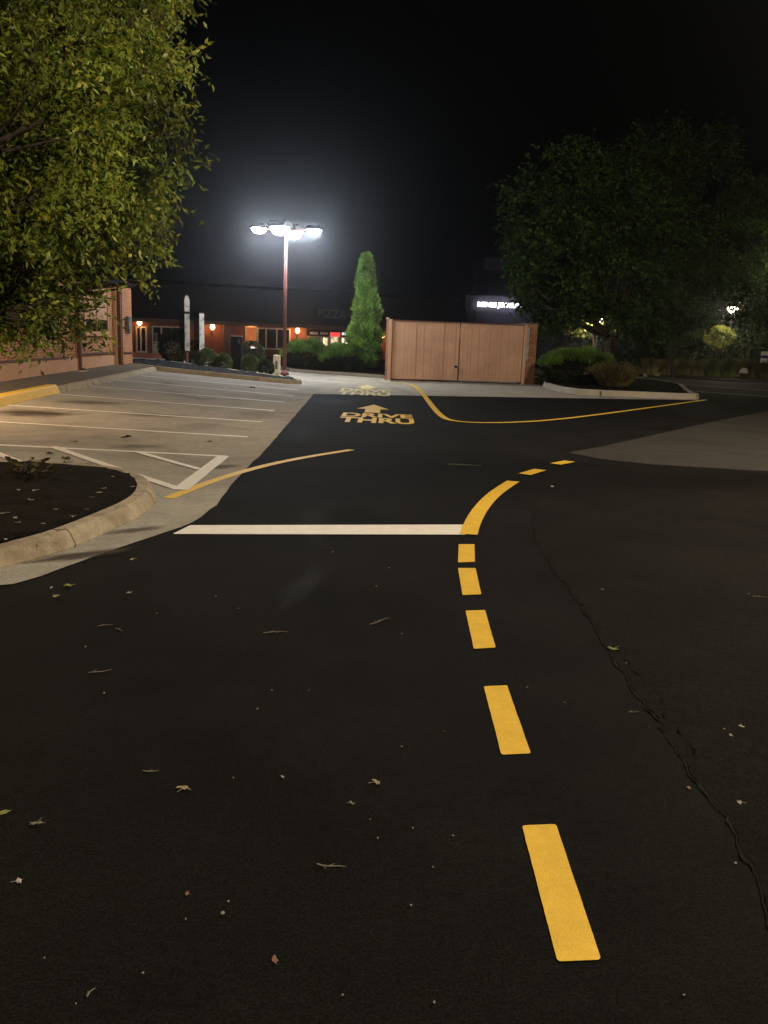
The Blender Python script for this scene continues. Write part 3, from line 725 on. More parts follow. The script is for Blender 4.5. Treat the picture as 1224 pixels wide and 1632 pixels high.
# window with its frame, pane and half-drawn blind
wy0, wy1 = wl(wallY(135)), wl(wallY(173)); wz0 = AT(155, 532, wallY(155)).z; wz1 = wz0 + 1.35
wf = MB()
t = 0.07
wf.box((-0.01, wy0, wz0), (0.04, wy0 + t, wz1)); wf.box((-0.01, wy1 - t, wz0), (0.04, wy1, wz1)); wf.box((-0.01, wy0 + t, wz1 - t), (0.04, wy1 - t, wz1)); wf.box((-0.01, wy0 + t, wz0), (0.04, wy1 - t, wz0 + t))
wf.box((-0.01, (wy0 + wy1) / 2 - 0.03, wz0 + t), (0.035, (wy0 + wy1) / 2 + 0.03, wz1 - t))
wn = wf.build('window', M['tan_paint'], bld)
MB().box((-0.02, wy0 + t, wz0 + t), (0.006, wy1 - t, wz1 - t)).build('pane', M['glass'], wn)
MB().box((0.007, wy0 + t + 0.02, wz0 + 0.42), (0.012, wy1 - t - 0.02, wz1 - t - 0.01)).build('blind', M['tan_paint'], wn)
MB().box((-0.01, wy0 - 0.06, wz0 - 0.06), (0.09, wy1 + 0.06, wz0 - 0.003)).build('sill', M['tan_paint'], wn)
pz = AT(197, 516, WEND - 0.7).z
mbx = MB().box((0.222, YF - 0.80, pz - 0.2), (0.34, YF - 0.42, pz + 0.24)).build('meter_box', M['grey_box'], bld, bevel=0.015)
MB().tube([(0.28, YF - 0.6, pz - 0.2), (0.28, YF - 0.6, pz - 0.32)], 0.05, 10).build('conduit', M['grey_box'], mbx)
MB().prism([(-9.2, TOPZ + 0.004), (0.3, TOPZ + 0.004), (0.3, TOPZ + 0.14), (-2.6, TOPZ + 0.5), (-6.2, TOPZ + 0.5), (-9.2, TOPZ + 0.14)], 'y', YN - 0.3, YF + 0.05).build('roof', M['roof'], bld)

# ================================================================== PLANTED ISLAND WITH THE MENU BOARDS
pk = [G(*p) for p in ((200, 586), (255, 592), (310, 597.5), (370, 603.5), (430, 609.5), (468, 612.5))]
tip = pk[-1]
pk += [tip + Vector((0.25, 0.5, 0)), tip + Vector((0.1, 1.2, 0)), tip + Vector((-0.9, 2.0, 0)), tip + Vector((-2.4, 2.8, 0)), tip + Vector((-5, 4.4, 0)), tip + Vector((-8, 5.2, 0))]
pk = smoothline(pk, 1)
pik = tag(kerb_mb(pk, 0.18, 0.15, 0.03).build('planter_kerb', M['kerb']), kind='structure')
pbed = bed('planter_bed', inset(pk, 0.17), 0.07, M['stone_mulch'], 0.07, 0.18)
def PB(px, Y):                                       # a point on that bed
    d = ray(px, 580); x = d.x / d.y * Y; return Vector((x, Y, H(x, Y) + 0.09))

def menu_board(p, zt, zb, label, cap):
    r = empty('menu_board', p, math.radians(23)); tag(r, label, 'menu board', 'drive thru menu boards')
    w2 = 0.085; D = 1.25
    ht = zt - p.z; hb = zb - p.z
    # cabinet stands edge-on to the camera, its face turned to the lane on the left
    MB().box((-w2, 0.03, hb), (w2, D, ht - (0.62 if cap else 0.0))).build('cabinet', M['dark'], r, bevel=0.012)
    MB().box((-w2 - 0.012, 0.0, hb), (w2 + 0.012, 0.028, ht - (0.68 if cap else 0.06))).build('edge_panel', M['signedge'], r, bevel=0.006)
    MB().box((-w2 - 0.03, -0.012, ht - (0.68 if cap else 0.058)), (w2 + 0.03, D + 0.02, ht - (0.60 if cap else 0.0))).build('band', M['dark'], r, bevel=0.008)
    if cap:
        n_ = 12; pts = [(-w2 - 0.015, ht - 0.598), (w2 + 0.015, ht - 0.598)] + [((w2 + 0.015) * math.cos(a), ht - 0.22 + 0.22 * math.sin(a)) for a in [PI * i / n_ for i in range(n_ + 1)]]
        MB().prism(pts, 'y', 0.0, 0.1).build('topper', M['signedge'], r, bevel=0.008)
    for yy in (0.16, D - 0.14): MB().tube([(0, yy, -0.15), (0, yy, hb + 0.01)], 0.055, 10).build('post', M['rust'], r)
    f = MB().box((-w2 - 0.008, 0.09, hb + 0.08), (-w2 - 0.002, D - 0.06, ht - 0.76 if cap else ht - 0.14)); f.build('face', M['glass'], r)
YM = 33.4
p1 = PB(299, YM); menu_board(p1, AT(298, 470.5, YM).z, AT(298, 559, YM).z, 'taller menu board seen edge-on, pale edge with rounded top', True)
p2 = PB(322, YM + 0.9); menu_board(p2, AT(322, 497, YM + .9).z, AT(322, 559, YM + .9).z, 'shorter menu board seen edge-on, flat dark cap, beside the taller one', False)

# black cabinet
p = PB(376, 33.0); r = empty('utility_cabinet', p); tag(r, 'tall black utility cabinet standing among the round shrubs', 'cabinet')
zt = AT(376, 535, 33.0).z - p.z; hw = 0.19
MB().box((-hw, 0, -0.05), (hw, 0.4, zt - 0.03)).build('body', M['dark'], r, bevel=0.015)
MB().box((-hw - 0.015, -0.015, zt - 0.027), (hw + 0.015, 0.415, zt)).build('lid', M['frame'], r, bevel=0.008)
dr = MB().box((-hw + 0.03, -0.008, 0.06), (hw - 0.03, -0.001, zt - 0.09)).build('door', M['dark'], r)
MB().box((hw - 0.11, -0.013, zt - 0.28), (hw - 0.05, -0.0085, zt - 0.13)).build('label_plate', M['grey_box'], dr)

# cream bollard
p = PB(441, 32.6); p.z = H(p.x, p.y) + 0.12
r = empty('bollard', p); tag(r, 'squat cream concrete bollard at the tip of the planted island', 'bollard')
zt = AT(441, 567, 32.6).z - p.z
MB().prism([(-0.13, -0.1), (0.13, -0.1), (0.125, zt - 0.02), (-0.125, zt - 0.02)], 'y', -0.12, 0.12).build('shaft', M['bollard'], r, bevel=0.02)
MB().box((-0.13, -0.125, zt - 0.018), (0.13, 0.125, zt + 0.03)).build('cap', M['bollard'], r, bevel=0.012)
MB().box((-0.035, -0.126, 0.18), (0.045, -0.1185, 0.48)).build('plate', M['grey_box'], r)

# --------------------------------------------------------- the lamp pole
YL = 33.4
p = PB(453.5, YL); p.z = H(p.x, p.y) + 0.1
LH = AT(463, 364, YL).z - p.z
lp_ = empty('lot_lamp', p); tag(lp_, 'tall rusty red light pole with four blazing white floodlight heads', 'lamp post')
MB().tube([(0, 0, -0.2), (0, 0, LH - 0.05)], [0.075, 0.055], 12).build('pole', M['rust'], lp_, smooth=True)
MB().lathe([(0.17, -0.05), (0.17, 0.05), (0.11, 0.09), (0.08, 0.16)], 14).build('base_collar', M['rust'], lp_, smooth=True)
heads = [(-1.02, 0.12), (1.02, 0.1), (-0.16, -0.55), (0.22, 0.55)]
for hx, hy in heads:
    a = math.atan2(hy, hx); dist = math.hypot(hx, hy)
    ar = MB().tube([(0, 0, LH - 0.12), (hx * 0.5, hy * 0.5, LH - 0.03), (hx * 0.82, hy * 0.82, LH)], 0.032, 8).build('arm', M['rust'], lp_)
    hd = MB(); hd.prism([(-0.32, -0.02), (0.32, -0.02), (0.33, 0.05), (0.2, 0.12), (-0.2, 0.12), (-0.33, 0.05)], 'y', -0.27, 0.27)
    ho = hd.build('floodlight_head', M['dark'], lp_, bevel=0.012, loc=(hx, hy, LH)); ho.rotation_euler = (0, 0, a)
    if abs(hx) < 0.5: ho.scale = (1.25, 1.25, 1.5)
    ln_ = MB().lathe([(0.27, 0.0), (0.26, -0.08), (0.18, -0.16), (0.04, -0.19)], 18).build('lens', M['lens'], ho, smooth=True, loc=(0, 0, -0.022))
    lamp((hx, hy, LH - 0.27), 900, (0.88, 0.93, 1.0), 0.12, lp_, name='floodlight_light')

# --------------------------------------------------------- shrubs
def ball_pts(c, r, n, rg, lump=0.12, top=1.0):
    out = []
    for i in range(n):
        d = rnd_dir(rg); k = 1 + lump * noise.noise(d * 2.6 + Vector(c)) + lump * 0.6 * noise.noise(d * 6 + Vector(c))
        k *= 0.82 + 0.2 * rg.random() ** 0.4
        out.append((Vector((d.x * r[0] * k, d.y * r[1] * k, max(-r[2] * 0.95, d.z * r[2] * k))), (d + Vector((0, 0, 0.35))).normalized()))
    return out
def stems(name, p, h, n, parent, seed, spread=0.2, r=0.018):
    rg = random.Random(seed); mb = MB()
    for i in range(n):
        a = rg.uniform(0, 2 * PI); limb(mb, (0.04 * math.cos(a), 0.04 * math.sin(a), -0.12), (spread * math.cos(a), spread * math.sin(a), h), r, r * 0.4, seed + i, 0.1, 4)
    mb.build(name, M['bark'], parent)
def round_shrub(px, Y, zc, rx, rz, m, label, seed, n=1500, L=0.055, W=0.03, ry=None, group=None, g0=None):
    b = PB(px, Y)
    if g0 is not None: b.z = g0
    r = empty('shrub', b); tag(r, label, 'shrub', group)
    rg = random.Random(seed)
    pts = [(p_ + Vector((0, 0, zc)), d) for p_, d in ball_pts((seed, 0, 0), (rx, ry or rx, rz), n, rg)]
    sprays('foliage', pts, L, W, m, r, seed, 0.7, 4)
    stems('stem', None, zc, 5, r, seed)
    return r
GR = 'clipped round shrubs on the planted island'
round_shrub(329, 32.6, 0.30, 0.37, 0.36, M['leaf_box'], 'rounded green shrub at the foot of the shorter menu board', 11, group=GR)
round_shrub(356, 32.4, 0.25, 0.29, 0.30, M['leaf_box'], 'small rounded green shrub left of the black cabinet', 12, group=GR)
round_shrub(398.5, 32.2, 0.27, 0.31, 0.33, M['leaf_box'], 'rounded green shrub right of the black cabinet', 13, group=GR)
round_shrub(424, 32.3, 0.20, 0.27, 0.29, M['leaf_hedge'], 'dark rounded shrub left of the cream bollard', 14, group=GR)
round_shrub(278, 34.2, 0.60, 0.55, 0.62, M['leaf_hedge'], 'tall dark bushy shrub left of the taller menu board', 15, n=2400, L=0.07)
round_shrub(401, 35.6, 0.55, 0.52, 0.50, M['leaf_hedge'], 'dark green shrub behind the black cabinet, in front of the lit wall', 16, n=1800)
round_shrub(311, 35.0, 0.40, 0.45, 0.45, M['leaf_hedge'], 'low dark shrub between the two menu boards', 17, n=1300)
# small spotlight lying on the shrub behind the cabinet
sp = AT(402.5, 555.5, 35.0); r = empty('garden_light', (sp.x, sp.y, H(sp.x, sp.y) + .13)); tag(r, 'tiny white garden light on a thin stake before the dark shrub', 'garden light')
hh = sp.z - r.location.z
MB().tube([(0, 0, -0.1), (0, 0, hh)], 0.015, 8).build('stake', M['dark'], r); MB().lathe([(0.03, hh), (0.09, hh + 0.02), (0.075, hh + 0.06), (0.02, hh + 0.08)], 12).build('head', M['signwhite'], r)

# --------------------------------------------------------- hedge bed, juniper hedge, arborvitae
hk = [G(*p) for p in ((440, 588), (462, 592.5), (500, 595.5), (560, 599.5), (612, 603.5))]
hkb = tag(kerb_mb(hk, 0.18, 0.14, 0.03).build('hedge_kerb', M['walk']), kind='structure')
hb = [(p.x, p.y) for p in hk]; hb = inset(hb, 0.17)
hb = hb + [Vector((hb[-1].x, 46)), Vector((hb[0].x, 46))]
bed('hedge_bed', hb, 0.12, M['mulch'], 0.04, 0.4)

def juniper(px0, px1, Y, ztop, label, seed, n, dep=1.1, m='leaf_juniper', sprawl=0.55, group=None):
    a = AT(px0, 575, Y); b = AT(px1, 575, Y); c = (a + b) / 2
    g = H(c.x, Y) + 0.12
    r = empty('juniper', (c.x, Y, g)); tag(r, label, 'shrub', group)
    hw = (b.x - a.x) / 2; hz = ztop - g; rg = random.Random(seed); pts = []; low = []
    for i in range(n):
        u = rg.uniform(-1, 1); v = rg.uniform(-1, 1)
        e = max(0.0, 1 - abs(u) ** 3.0 - 0.5 * abs(v) ** 4)
        top = hz * (0.62 + 0.38 * e) + 0.20 * noise.noise(Vector((u * hw * 1.3 + seed, v * 1.5, 0))) + 0.05 * rg.random()
        if rg.random() < 0.68: z = top - 0.16 * rg.random() ** 2
        else: z = rg.uniform(0.02, top)
        edge = 0.9 + 0.1 * z / max(hz, .1)
        uu, vv = u * hw * edge, v * dep * edge
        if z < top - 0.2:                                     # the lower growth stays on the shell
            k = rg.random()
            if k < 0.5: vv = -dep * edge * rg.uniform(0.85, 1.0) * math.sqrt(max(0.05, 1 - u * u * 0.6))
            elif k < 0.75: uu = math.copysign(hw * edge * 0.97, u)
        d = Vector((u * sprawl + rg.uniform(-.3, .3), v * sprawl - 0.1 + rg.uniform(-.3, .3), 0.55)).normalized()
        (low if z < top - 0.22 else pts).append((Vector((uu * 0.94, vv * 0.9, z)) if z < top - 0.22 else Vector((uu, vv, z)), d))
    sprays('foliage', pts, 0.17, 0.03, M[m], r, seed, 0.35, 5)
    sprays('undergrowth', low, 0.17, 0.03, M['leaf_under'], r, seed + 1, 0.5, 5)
    mb = MB()
    for i in range(7):
        u = lerp(-0.7, 0.7, i / 6); limb(mb, (u * hw * 0.5, 0, -0.1), (u * hw, rg.uniform(-.4, .4) * dep, hz * 0.7), 0.04, 0.012, seed + i)
    mb.build('stem', M['bark'], r)
    return r
juniper(452, 522, 40.0, AT(490, 549, 40).z, 'spreading green juniper hedge right behind the red lamp pole', 21, 4200, group='juniper hedge left of the gates')
juniper(512, 588, 39.8, AT(550, 556, 39.8).z, 'spreading green juniper hedge in front of the tall cone evergreen', 22, 4200, group='juniper hedge left of the gates')

pb = AT(579, 594, 41.6); r = empty('conifer', (pb.x, 41.6, 0.12)); tag(r, 'tall narrow cone evergreen lit bright green on its left side', 'tree')
ht = AT(583, 408, 41.6).z - 0.12; rg = random.Random(31); pts = []
for i in range(7500):
    t = rg.random() ** 1.25; z = 0.15 + t * (ht - 0.15)
    R_ = 0.76 * (1 - t) ** 0.72 * min(1, 0.7 + t * 4) + 0.03
    a = rg.uniform(0, 2 * PI)
    lum = noise.noise(Vector((math.cos(a) * 1.6, math.sin(a) * 1.6, z * 1.5))) * 0.5 + noise.noise(Vector((math.cos(a) * 3.2, math.sin(a) * 3.2, z * 3.2))) * 0.5
    rr = (R_ + 0.06) * (0.86 + lum) - 0.22 * R_ * rg.random() ** 2
    d = Vector((math.cos(a) * 0.7, math.sin(a) * 0.7, 0.75)).normalized()
    pts.append((Vector((math.cos(a) * rr, math.sin(a) * rr, z)), d))
sprays('foliage', pts, 0.20, 0.055, M['leaf_conifer'], r, 31, 0.6, 4)
MB().tube([(0, 0, -0.2), (0, 0, ht * 0.5), (0, 0, ht * 0.92)], [0.11, 0.07, 0.02], 9).build('trunk', M['bark'], r)

# ================================================================== DUMPSTER ENCLOSURE WITH GATES
g0 = G(617, 606); g1 = AT(840, 611, g0.y + 0.45)
rz = math.atan2(g1.y - g0.y, g1.x - g0.x); WG = (g1 - g0).xy.length
enc = empty('gate_enclosure', (g0.x, g0.y, 0), rz); tag(enc, 'tan board gate enclosure with brick side walls and a brown top rail', 'enclosure')
zl = AT(614, 509, g0.y).z; zr = AT(838, 517.5, g1.y).z
def top(x): return lerp(zl, zr, x / WG)
def zb(x): return 0.06 + max(0.0, g1.z) * x / WG
def leaf_gate(x0, x1, name='gate'):
    """one gate leaf: bevelled vertical boards between two stiles"""
    nb = 17; bw = (x1 - x0) / nb; mb = MB()
    for i in range(nb):
        a = x0 + i * bw + 0.0015; b = x0 + (i + 1) * bw - 0.0015; jj = random.uniform(-0.006, 0.006)
        zt0, zt1 = top(a) - 0.05, top(b) - 0.05
        mb.add([(a, jj, zb(a)), (b, jj, zb(b)), (b, 0.035, zb(b)), (a, 0.035, zb(a)), (a, jj, zt0), (b, jj, zt1), (b, 0.035, zt1), (a, 0.035, zt0)],
               [(0, 3, 2, 1), (4, 5, 6, 7), (0, 1, 5, 4), (1, 2, 6, 5), (2, 3, 7, 6), (3, 0, 4, 7)])
    return mb.build(name, M['gatewood'], enc, bevel=0.002)
XM = (G(722, 608) - g0).xy.length
gl = leaf_gate(0.16, XM - 0.02); gr_ = leaf_gate(XM + 0.02, WG - 0.28)
for gt, a, b in ((gl, 0.16, XM - 0.03), (gr_, XM + 0.03, WG - 0.28)):
    for z in (0.35, 1.7): MB().box((a, 0.037, z), (b, 0.085, z + 0.1)).build('rail', M['brown'], gt)
MB().tube([(XM - 0.14, -0.03, 0.62), (XM - 0.02, -0.03, 0.64), (XM - 0.02, -0.03, 0.02)], 0.014, 8).build('drop_bolt', M['dark'], gl)
MB().box((XM - 0.16, -0.045, 0.58), (XM - 0.06, -0.008, 0.66)).build('latch', M['dark'], gl)
MB().box((XM - 0.018, 0.0, 0.1), (XM + 0.018, 0.03, zl * 0.72)).build('meeting_strip', M['brown'], gr_)
MB().box((0.0, -0.05, -0.05), (0.13, 0.12, top(0) + 0.02)).build('post', M['gatewood'], enc, bevel=0.01)
MB().box((WG - 0.25, -0.05, -0.05), (WG - 0.13, 0.12, top(WG) - 0.02)).build('post', M['gatewood'], enc, bevel=0.01)
MB().add([(0.14, -0.02, top(0) - 0.045), (WG - 0.26, -0.02, top(WG) - 0.045), (WG - 0.26, 0.1, top(WG) - 0.045), (0.14, 0.1, top(0) - 0.045),
          (0.14, -0.02, top(0)), (WG - 0.26, -0.02, top(WG)), (WG - 0.26, 0.1, top(WG)), (0.14, 0.1, top(0))],
         [(0, 3, 2, 1), (4, 5, 6, 7), (0, 1, 5, 4), (1, 2, 6, 5), (2, 3, 7, 6), (3, 0, 4, 7)]).build('top_rail', M['brown'], enc)
MB().box((-0.10, 0.02, -0.05), (-0.004, 4.6, top(0) + 0.01)).build('side_wall', M['brick_tan'], enc, uv=True).rotation_euler = (0, 0, -rz - 0.012)
MB().box((WG - 0.12, 0.05, -0.05), (WG + 0.29, 4.6, top(WG) + 0.0)).build('side_wall', M['brick_tan'], enc, uv=True)
MB().box((0.45, 4.4, -0.05), (WG - 0.124, 4.6, top(0) - 0.1)).build('rear_wall', M['brick_tan'], enc, uv=True)
MB().box((WG - 0.14, 0.03, top(WG) + 0.003), (WG + 0.31, 4.62, top(WG) + 0.07)).build('coping', M['walk'], enc, bevel=0.01)
MB().box((-0.12, 0.0, top(0) + 0.013), (-0.002, 4.62, top(0) + 0.08)).build('coping', M['concrete'], enc, bevel=0.01).rotation_euler = (0, 0, -rz - 0.012)
MB().box((WG - 0.116, 0.015, 0.95), (WG - 0.03, 0.047, top(WG) - 0.1)).build('guide_strip', M['signedge'], enc)

# ================================================================== STRIP MALL BEHIND
MA = AT(215, 540, 62.0); MBp = AT(606, 540, 71.0)
mdir = Vector((MBp.x - MA.x, MBp.y - MA.y)).normalized(); mrz = math.atan2(mdir.y, mdir.x); mn = Vector((-mdir.y, mdir.x))
def MU(px, py):
    """(along, height) on the mall's front wall for a photo pixel"""
    d = ray(px, py); den = d.x * mn.x + d.y * mn.y; t = (MA.x * mn.x + MA.y * mn.y) / den
    q = d * t; return (q.x - MA.x) * mdir.x + (q.y - MA.y) * mdir.y, CH + q.z
mall = empty('strip_mall', (MA.x, MA.y, 0), mrz); tag(mall, 'long low brick strip mall with dark shingled mansard roof behind the hedge', 'building')
ze = MU(380, 519)[1]; u_end = MU(728, 560)[0]; UL = -9.0
MB().box((UL, 0.0, -0.3), (u_end, 14, ze)).build('wall', M['brick_red'], mall, uv=True)
MB().prism([(-1.1, ze + 0.26), (0.2, ze + 2.7), (1.5, ze + 3.0), (12.5, ze + 3.0), (14.6, ze + 0.26)], 'x', UL - 0.6, u_end + 0.6).build('roof', M['roof'], mall)
MB().box((UL - 0.6, -1.12, ze + 0.004), (u_end + 0.6, 0.4, ze + 0.25)).build('fascia', M['fascia'], mall)
def mpanel(name, x0, x1, y0, y1, m, out=0.03, thick=0.05, parent=None, bev=0.0):
    u0, _ = MU(x0, 540); u1, _ = MU(x1, 540); zc = (x0 + x1) / 2
    z1 = MU(zc, y0)[1]; z0 = MU(zc, y1)[1]
    return MB().box((u0, -out - thick, z0), (u1, -out, z1)).build(name, m, parent or mall, bev), u0, u1, z0, z1
def mwindow(x0, x1, y0, y1, mull, pane='glass', name='window', fr=0.09, frame='frame'):
    u0, u1 = MU(x0, 540)[0], MU(x1, 540)[0]; xc = (x0 + x1) / 2; z1 = MU(xc, y0)[1]; z0 = MU(xc, y1)[1]
    f = MB()
    f.box((u0, -0.1, z0), (u0 + fr, 0.0, z1)); f.box((u1 - fr, -0.1, z0), (u1, 0.0, z1)); f.box((u0 + fr, -0.1, z1 - fr), (u1 - fr, 0.0, z1)); f.box((u0 + fr, -0.1, z0), (u1 - fr, 0.0, z0 + fr))
    for mx_ in mull:
        u = MU(mx_, 540)[0]; f.box((u - fr / 2, -0.097, z0 + fr), (u + fr / 2, 0.0, z1 - fr))
    o = f.build(name, M[frame], mall)
    MB().box((u0 + fr, -0.05, z0 + fr), (u1 - fr, -0.02, z1 - fr)).build('pane', M[pane], o)
    return o
dr = mwindow(216, 234, 520, 562, (224,), name='door', fr=0.12)
for s in (222.6, 225.4):
    u = MU(s, 540)[0]; MB().tube([(u, -0.16, 0.75), (u, -0.16, 1.15)], 0.02, 6).build('handle', M['frame'], dr)
mpanel('brick_column', 235, 241, 516, 563, M['fascia'], 0.0, 0.28)
mwindow(242, 288, 520, 547, (257, 273))
mpanel('bulkhead_panel', 242, 288, 548, 565, M['panel'], 0.0, 0.06)
mpanel('window_poster', 260, 271, 529, 538, M['panel'], 0.055, 0.01)
mpanel('window_poster', 246, 251, 530, 545, M['grey_box'], 0.055, 0.01)
mpanel('stone_column', 355, 366, 517, 572, M['fascia'], 0.0, 0.3)
mwindow(390, 408.5, 520, 556, (), pane='orangewin', fr=0.07)
mwindow(409.5, 462, 523, 557, (423.5, 440.5))
mpanel('bulkhead', 392, 462, 558, 577, M['brick_red'], 0.0, 0.06)
mwindow(490, 512, 536, 557, (), pane='shopdim', fr=0.08)
mwindow(513, 523.5, 536.5, 557, (), pane='shop', fr=0.1)
sd = mwindow(524, 541, 529, 560, (), pane='shop', name='door', fr=0.14)
u0 = MU(524.5, 540)[0]; u1 = MU(540.5, 540)[0]; zt = MU(532, 529.5)[1]
MB().box((u0, -0.2, zt - 0.34), (u1, -0.11, zt)).build('lit_header', M['redneon'], sd)
mwindow(542, 556, 536.5, 557, (549,), pane='shop2', fr=0.1)
mpanel('lit_strip', 514, 517.3, 538, 553, M['shop2'], 0.12, 0.02)
mpanel('lit_strip', 490.6, 493.2, 544, 551, M['shop2'], 0.12, 0.02)
mpanel('sign_band', 488, 558, 526.2, 535.5, M['dark'], 0.1, 0.06)
def mall_text(name, body, x0, x1, y0, y1, m, out, label, cat='sign', bold=0.02, group=None):
    u0, u1 = MU(x0, 540)[0], MU(x1, 540)[0]; xc = (x0 + x1) / 2; z1 = MU(xc, y0)[1]; z0 = MU(xc, y1)[1]
    me = text_mesh(body, u1 - u0, z1 - z0, bold, 0.08)
    P0 = Vector((MA.x, MA.y)) + mdir * u0 - mn * out
    o = link(name, me, m, None, (P0.x, P0.y, z0)); o.rotation_euler = (PI / 2, 0, mrz)
    return tag(o, label, cat, group)
mall_text('roof_sign', 'PIZZA', 499.5, 544, 493, 507, M['letters'], 0.75, 'large unlit capital letters on the dark mall roof left of the evergreen')
tl_ = M['signwhite']
mall_text('window_sign', 'PIZZA', 493, 505, 529, 533, tl_, 0.175, 'left of the small white words on the shop sign band', group='small words on the shop sign band')
mall_text('window_sign', 'PASTA', 509, 521, 529.3, 533.5, M['neon'] if False else tl_, 0.175, 'middle of the small white words, left of the red lit door header', group='small words on the shop sign band')
mall_text('window_sign', 'SUBS', 543, 554, 530, 534.3, emit('lit small letters', (1, .95, .85), 1.2), 0.175, 'right of the small white words, beside the red lit door header', group='small words on the shop sign band')

def sconce(px, py, label, power, plane='mall', big=1.0):
    u, z = MU(px, py); P0 = Vector((MA.x, MA.y)) + mdir * u - mn * 0.28
    r = empty('wall_lantern', (P0.x, P0.y, z), mrz); tag(r, label, 'wall lamp', 'amber wall lanterns')
    MB().lathe([(0.05, -0.2), (0.15, -0.1), (0.17, 0.02), (0.12, 0.15), (0.04, 0.19)], 14).build('globe', M['sconce'], r, smooth=True)
    MB().lathe([(0.20, 0.192), (0.06, 0.27), (0.02, 0.33)], 12).build('cap', M['dark'], r)
    MB().tube([(0, 0.24, -0.5), (0, 0.1, -0.48), (0, 0.0, -0.3), (0, 0, -0.201)], 0.025, 8).build('bracket', M['dark'], r)
    MB().box((-0.07, 0.22, -0.62), (0.07, 0.275, -0.35)).build('backplate', M['dark'], r)
    lamp((0, -0.32, 0.0), power, (1.0, 0.46, 0.14), 0.15, r, name='lantern_light')
sconce(337, 521, 'amber wall lantern on the dark brick, right of the menu boards', 55)
sconce(472, 527, 'amber wall lantern on the orange lit brick, right of the red pole', 110)
sconce(221, 514, 'small amber lantern above the mall door beside the brick corner', 30)
sconce(607, 536, 'amber wall lantern peeking out left of the gate post', 60)
sconce(394, 514.5, 'amber lantern under the eave lighting the wall behind the shrub', 40) if False else None
u, z = MU(399, 522); P0 = Vector((MA.x, MA.y)) + mdir * u - mn * 0.5
lamp((P0.x, P0.y, z), 26, (1.0, 0.42, 0.13), 0.1, name='porch_light')
# low terrace edge before the mall door
te0 = AT(205, 575, 37.0); te1 = AT(258, 577, 37.0)
tm = MB().box((te0.x - 4, 37.0, 0.0), (te1.x, 38.2, te0.z)); o = tag(tm.build('terrace_kerb', M['concrete']), kind='structure')
tm = MB().box((te0.x - 4, 40.0, 0.0), (te1.x + 0.3, 40.4, AT(235, 563, 40).z)); tag(tm.build('low_wall', M['brick_red'], uv=True), 'low dark brick wall below the mall door', 'wall')

# ================================================================== JEWELLER'S BUILDING
YJ = 78.0
j0 = AT(742, 470, YJ); r = empty('jewellery_store', (j0.x, YJ, 0)); tag(r, 'violet grey stucco store with raised block and white lit letters, behind the gates', 'building')
jw = 8.0; jz = j0.z
MB().box((0, 0, -0.3), (jw, 12, jz)).build('wall', M['jewel_wall'], r)
MB().box((AT(762, 440, YJ).x - j0.x, -0.25, -0.3), (jw - 2, -0.004, AT(780, 491.5, YJ).z - 0.1)).build('lower_bay', M['jewel_wall'], r)
uz0 = AT(780, 431, 80).z; uz1 = AT(780, 411, 80).z; ux = AT(776, 420, 80).x - j0.x
MB().box((ux, 2.0, jz + 0.004), (jw - 2, 10, uz0)).build('upper_storey', mat('dark blue stucco', (0.012, 0.013, 0.03), rough=.9, var=.2), r)
MB().box((ux - 0.25, 1.8, uz0 + 0.004), (jw - 1.75, 10.2, uz1)).build('parapet', M['jewel_wall'], r)
MB().box((-0.15, -0.3, jz + 0.004), (jw + 0.15, 1.75, jz + 0.12)).build('coping', M['roof'], r)
s0 = AT(760, 491, YJ); s1 = AT(760, 481.5, YJ)
full = text_mesh('REINES JEWELERS', (AT(813, 488, YJ).x - s0.x) * 1.42, s1.z - s0.z, 0.03, 0.12)
so = link('store_sign', full, M['neon'], None, (s0.x, YJ - 0.42, s0.z)); so.rotation_euler = (PI / 2, 0, 0)
tag(so, 'glowing white store name letters above the gates, cut off by the tree', 'sign')
lamp((s0.x + 2.5, YJ - 1.3, s0.z + 0.3), 45, (0.62, 0.6, 1.0), 0.5, name='sign_light')

# ================================================================== RIGHT ISLAND
rk = [G(*p) for p in ((868, 612), (864, 618), (905, 628), (960, 631), (1030, 634), (1106, 637))]
t_ = rk[-1]
rk = [Vector((rk[0].x - 0.1, 44)), rk[0] + Vector((0, 0, 0))] + rk[1:] + [t_ + Vector((0.35, 0.35, 0)), t_ + Vector((0.3, 1.0, 0))] + [G(*p) for p in ((1085, 616), (1010, 607), (975, 603))] + [Vector((9.0, 43))]
rk = [Vector(p[:2]) for p in rk]
seg = []
rkc = smoothline(rk[:1] + rk[1:], 1)
rks = tag(kerb_mb(rkc, 0.2, 0.19, 0.03).build('right_kerb', M['concrete']), kind='structure')
bed('right_bed', inset(rkc, 0.19), 0.15, M['mulch'], 0.05, 0.3)
for px in (958, 1032):                                    # kerb joints
    a = G(px, 633.0); MB().box((a.x - 0.012, a.y - 0.008, 0.004), (a.x + 0.012, a.y + 0.2, 0.194)).build('joint', M['stainwet'], rks)
juniper(866, 972, 33.6, AT(925, 562, 33.6).z, 'low mounded green juniper right of the gates', 41, 4600, dep=1.0)
# dry spiky shrub
b = AT(978, 620, 31.5); r = empty('dry_shrub', (b.x, 31.5, 0.15)); tag(r, 'brownish spiky shrub in front of the green juniper mound', 'shrub')
rg = random.Random(43); pts = []
for i in range(1500):
    a = rg.uniform(0, 2 * PI); q = math.sqrt(rg.random()); hgt = rg.random()
    d = Vector((math.cos(a) * q * 0.9, math.sin(a) * q * 0.6, 0.75)).normalized()
    pts.append((Vector((math.cos(a) * q * 0.35, math.sin(a) * q * 0.3, 0.05)) + d * hgt * 0.85, d))
sprays('foliage', pts, 0.16, 0.018, M['leaf_dry'], r, 43, 0.4, 4); stems('stem', None, 0.6, 12, r, 43, 0.5, 0.01)

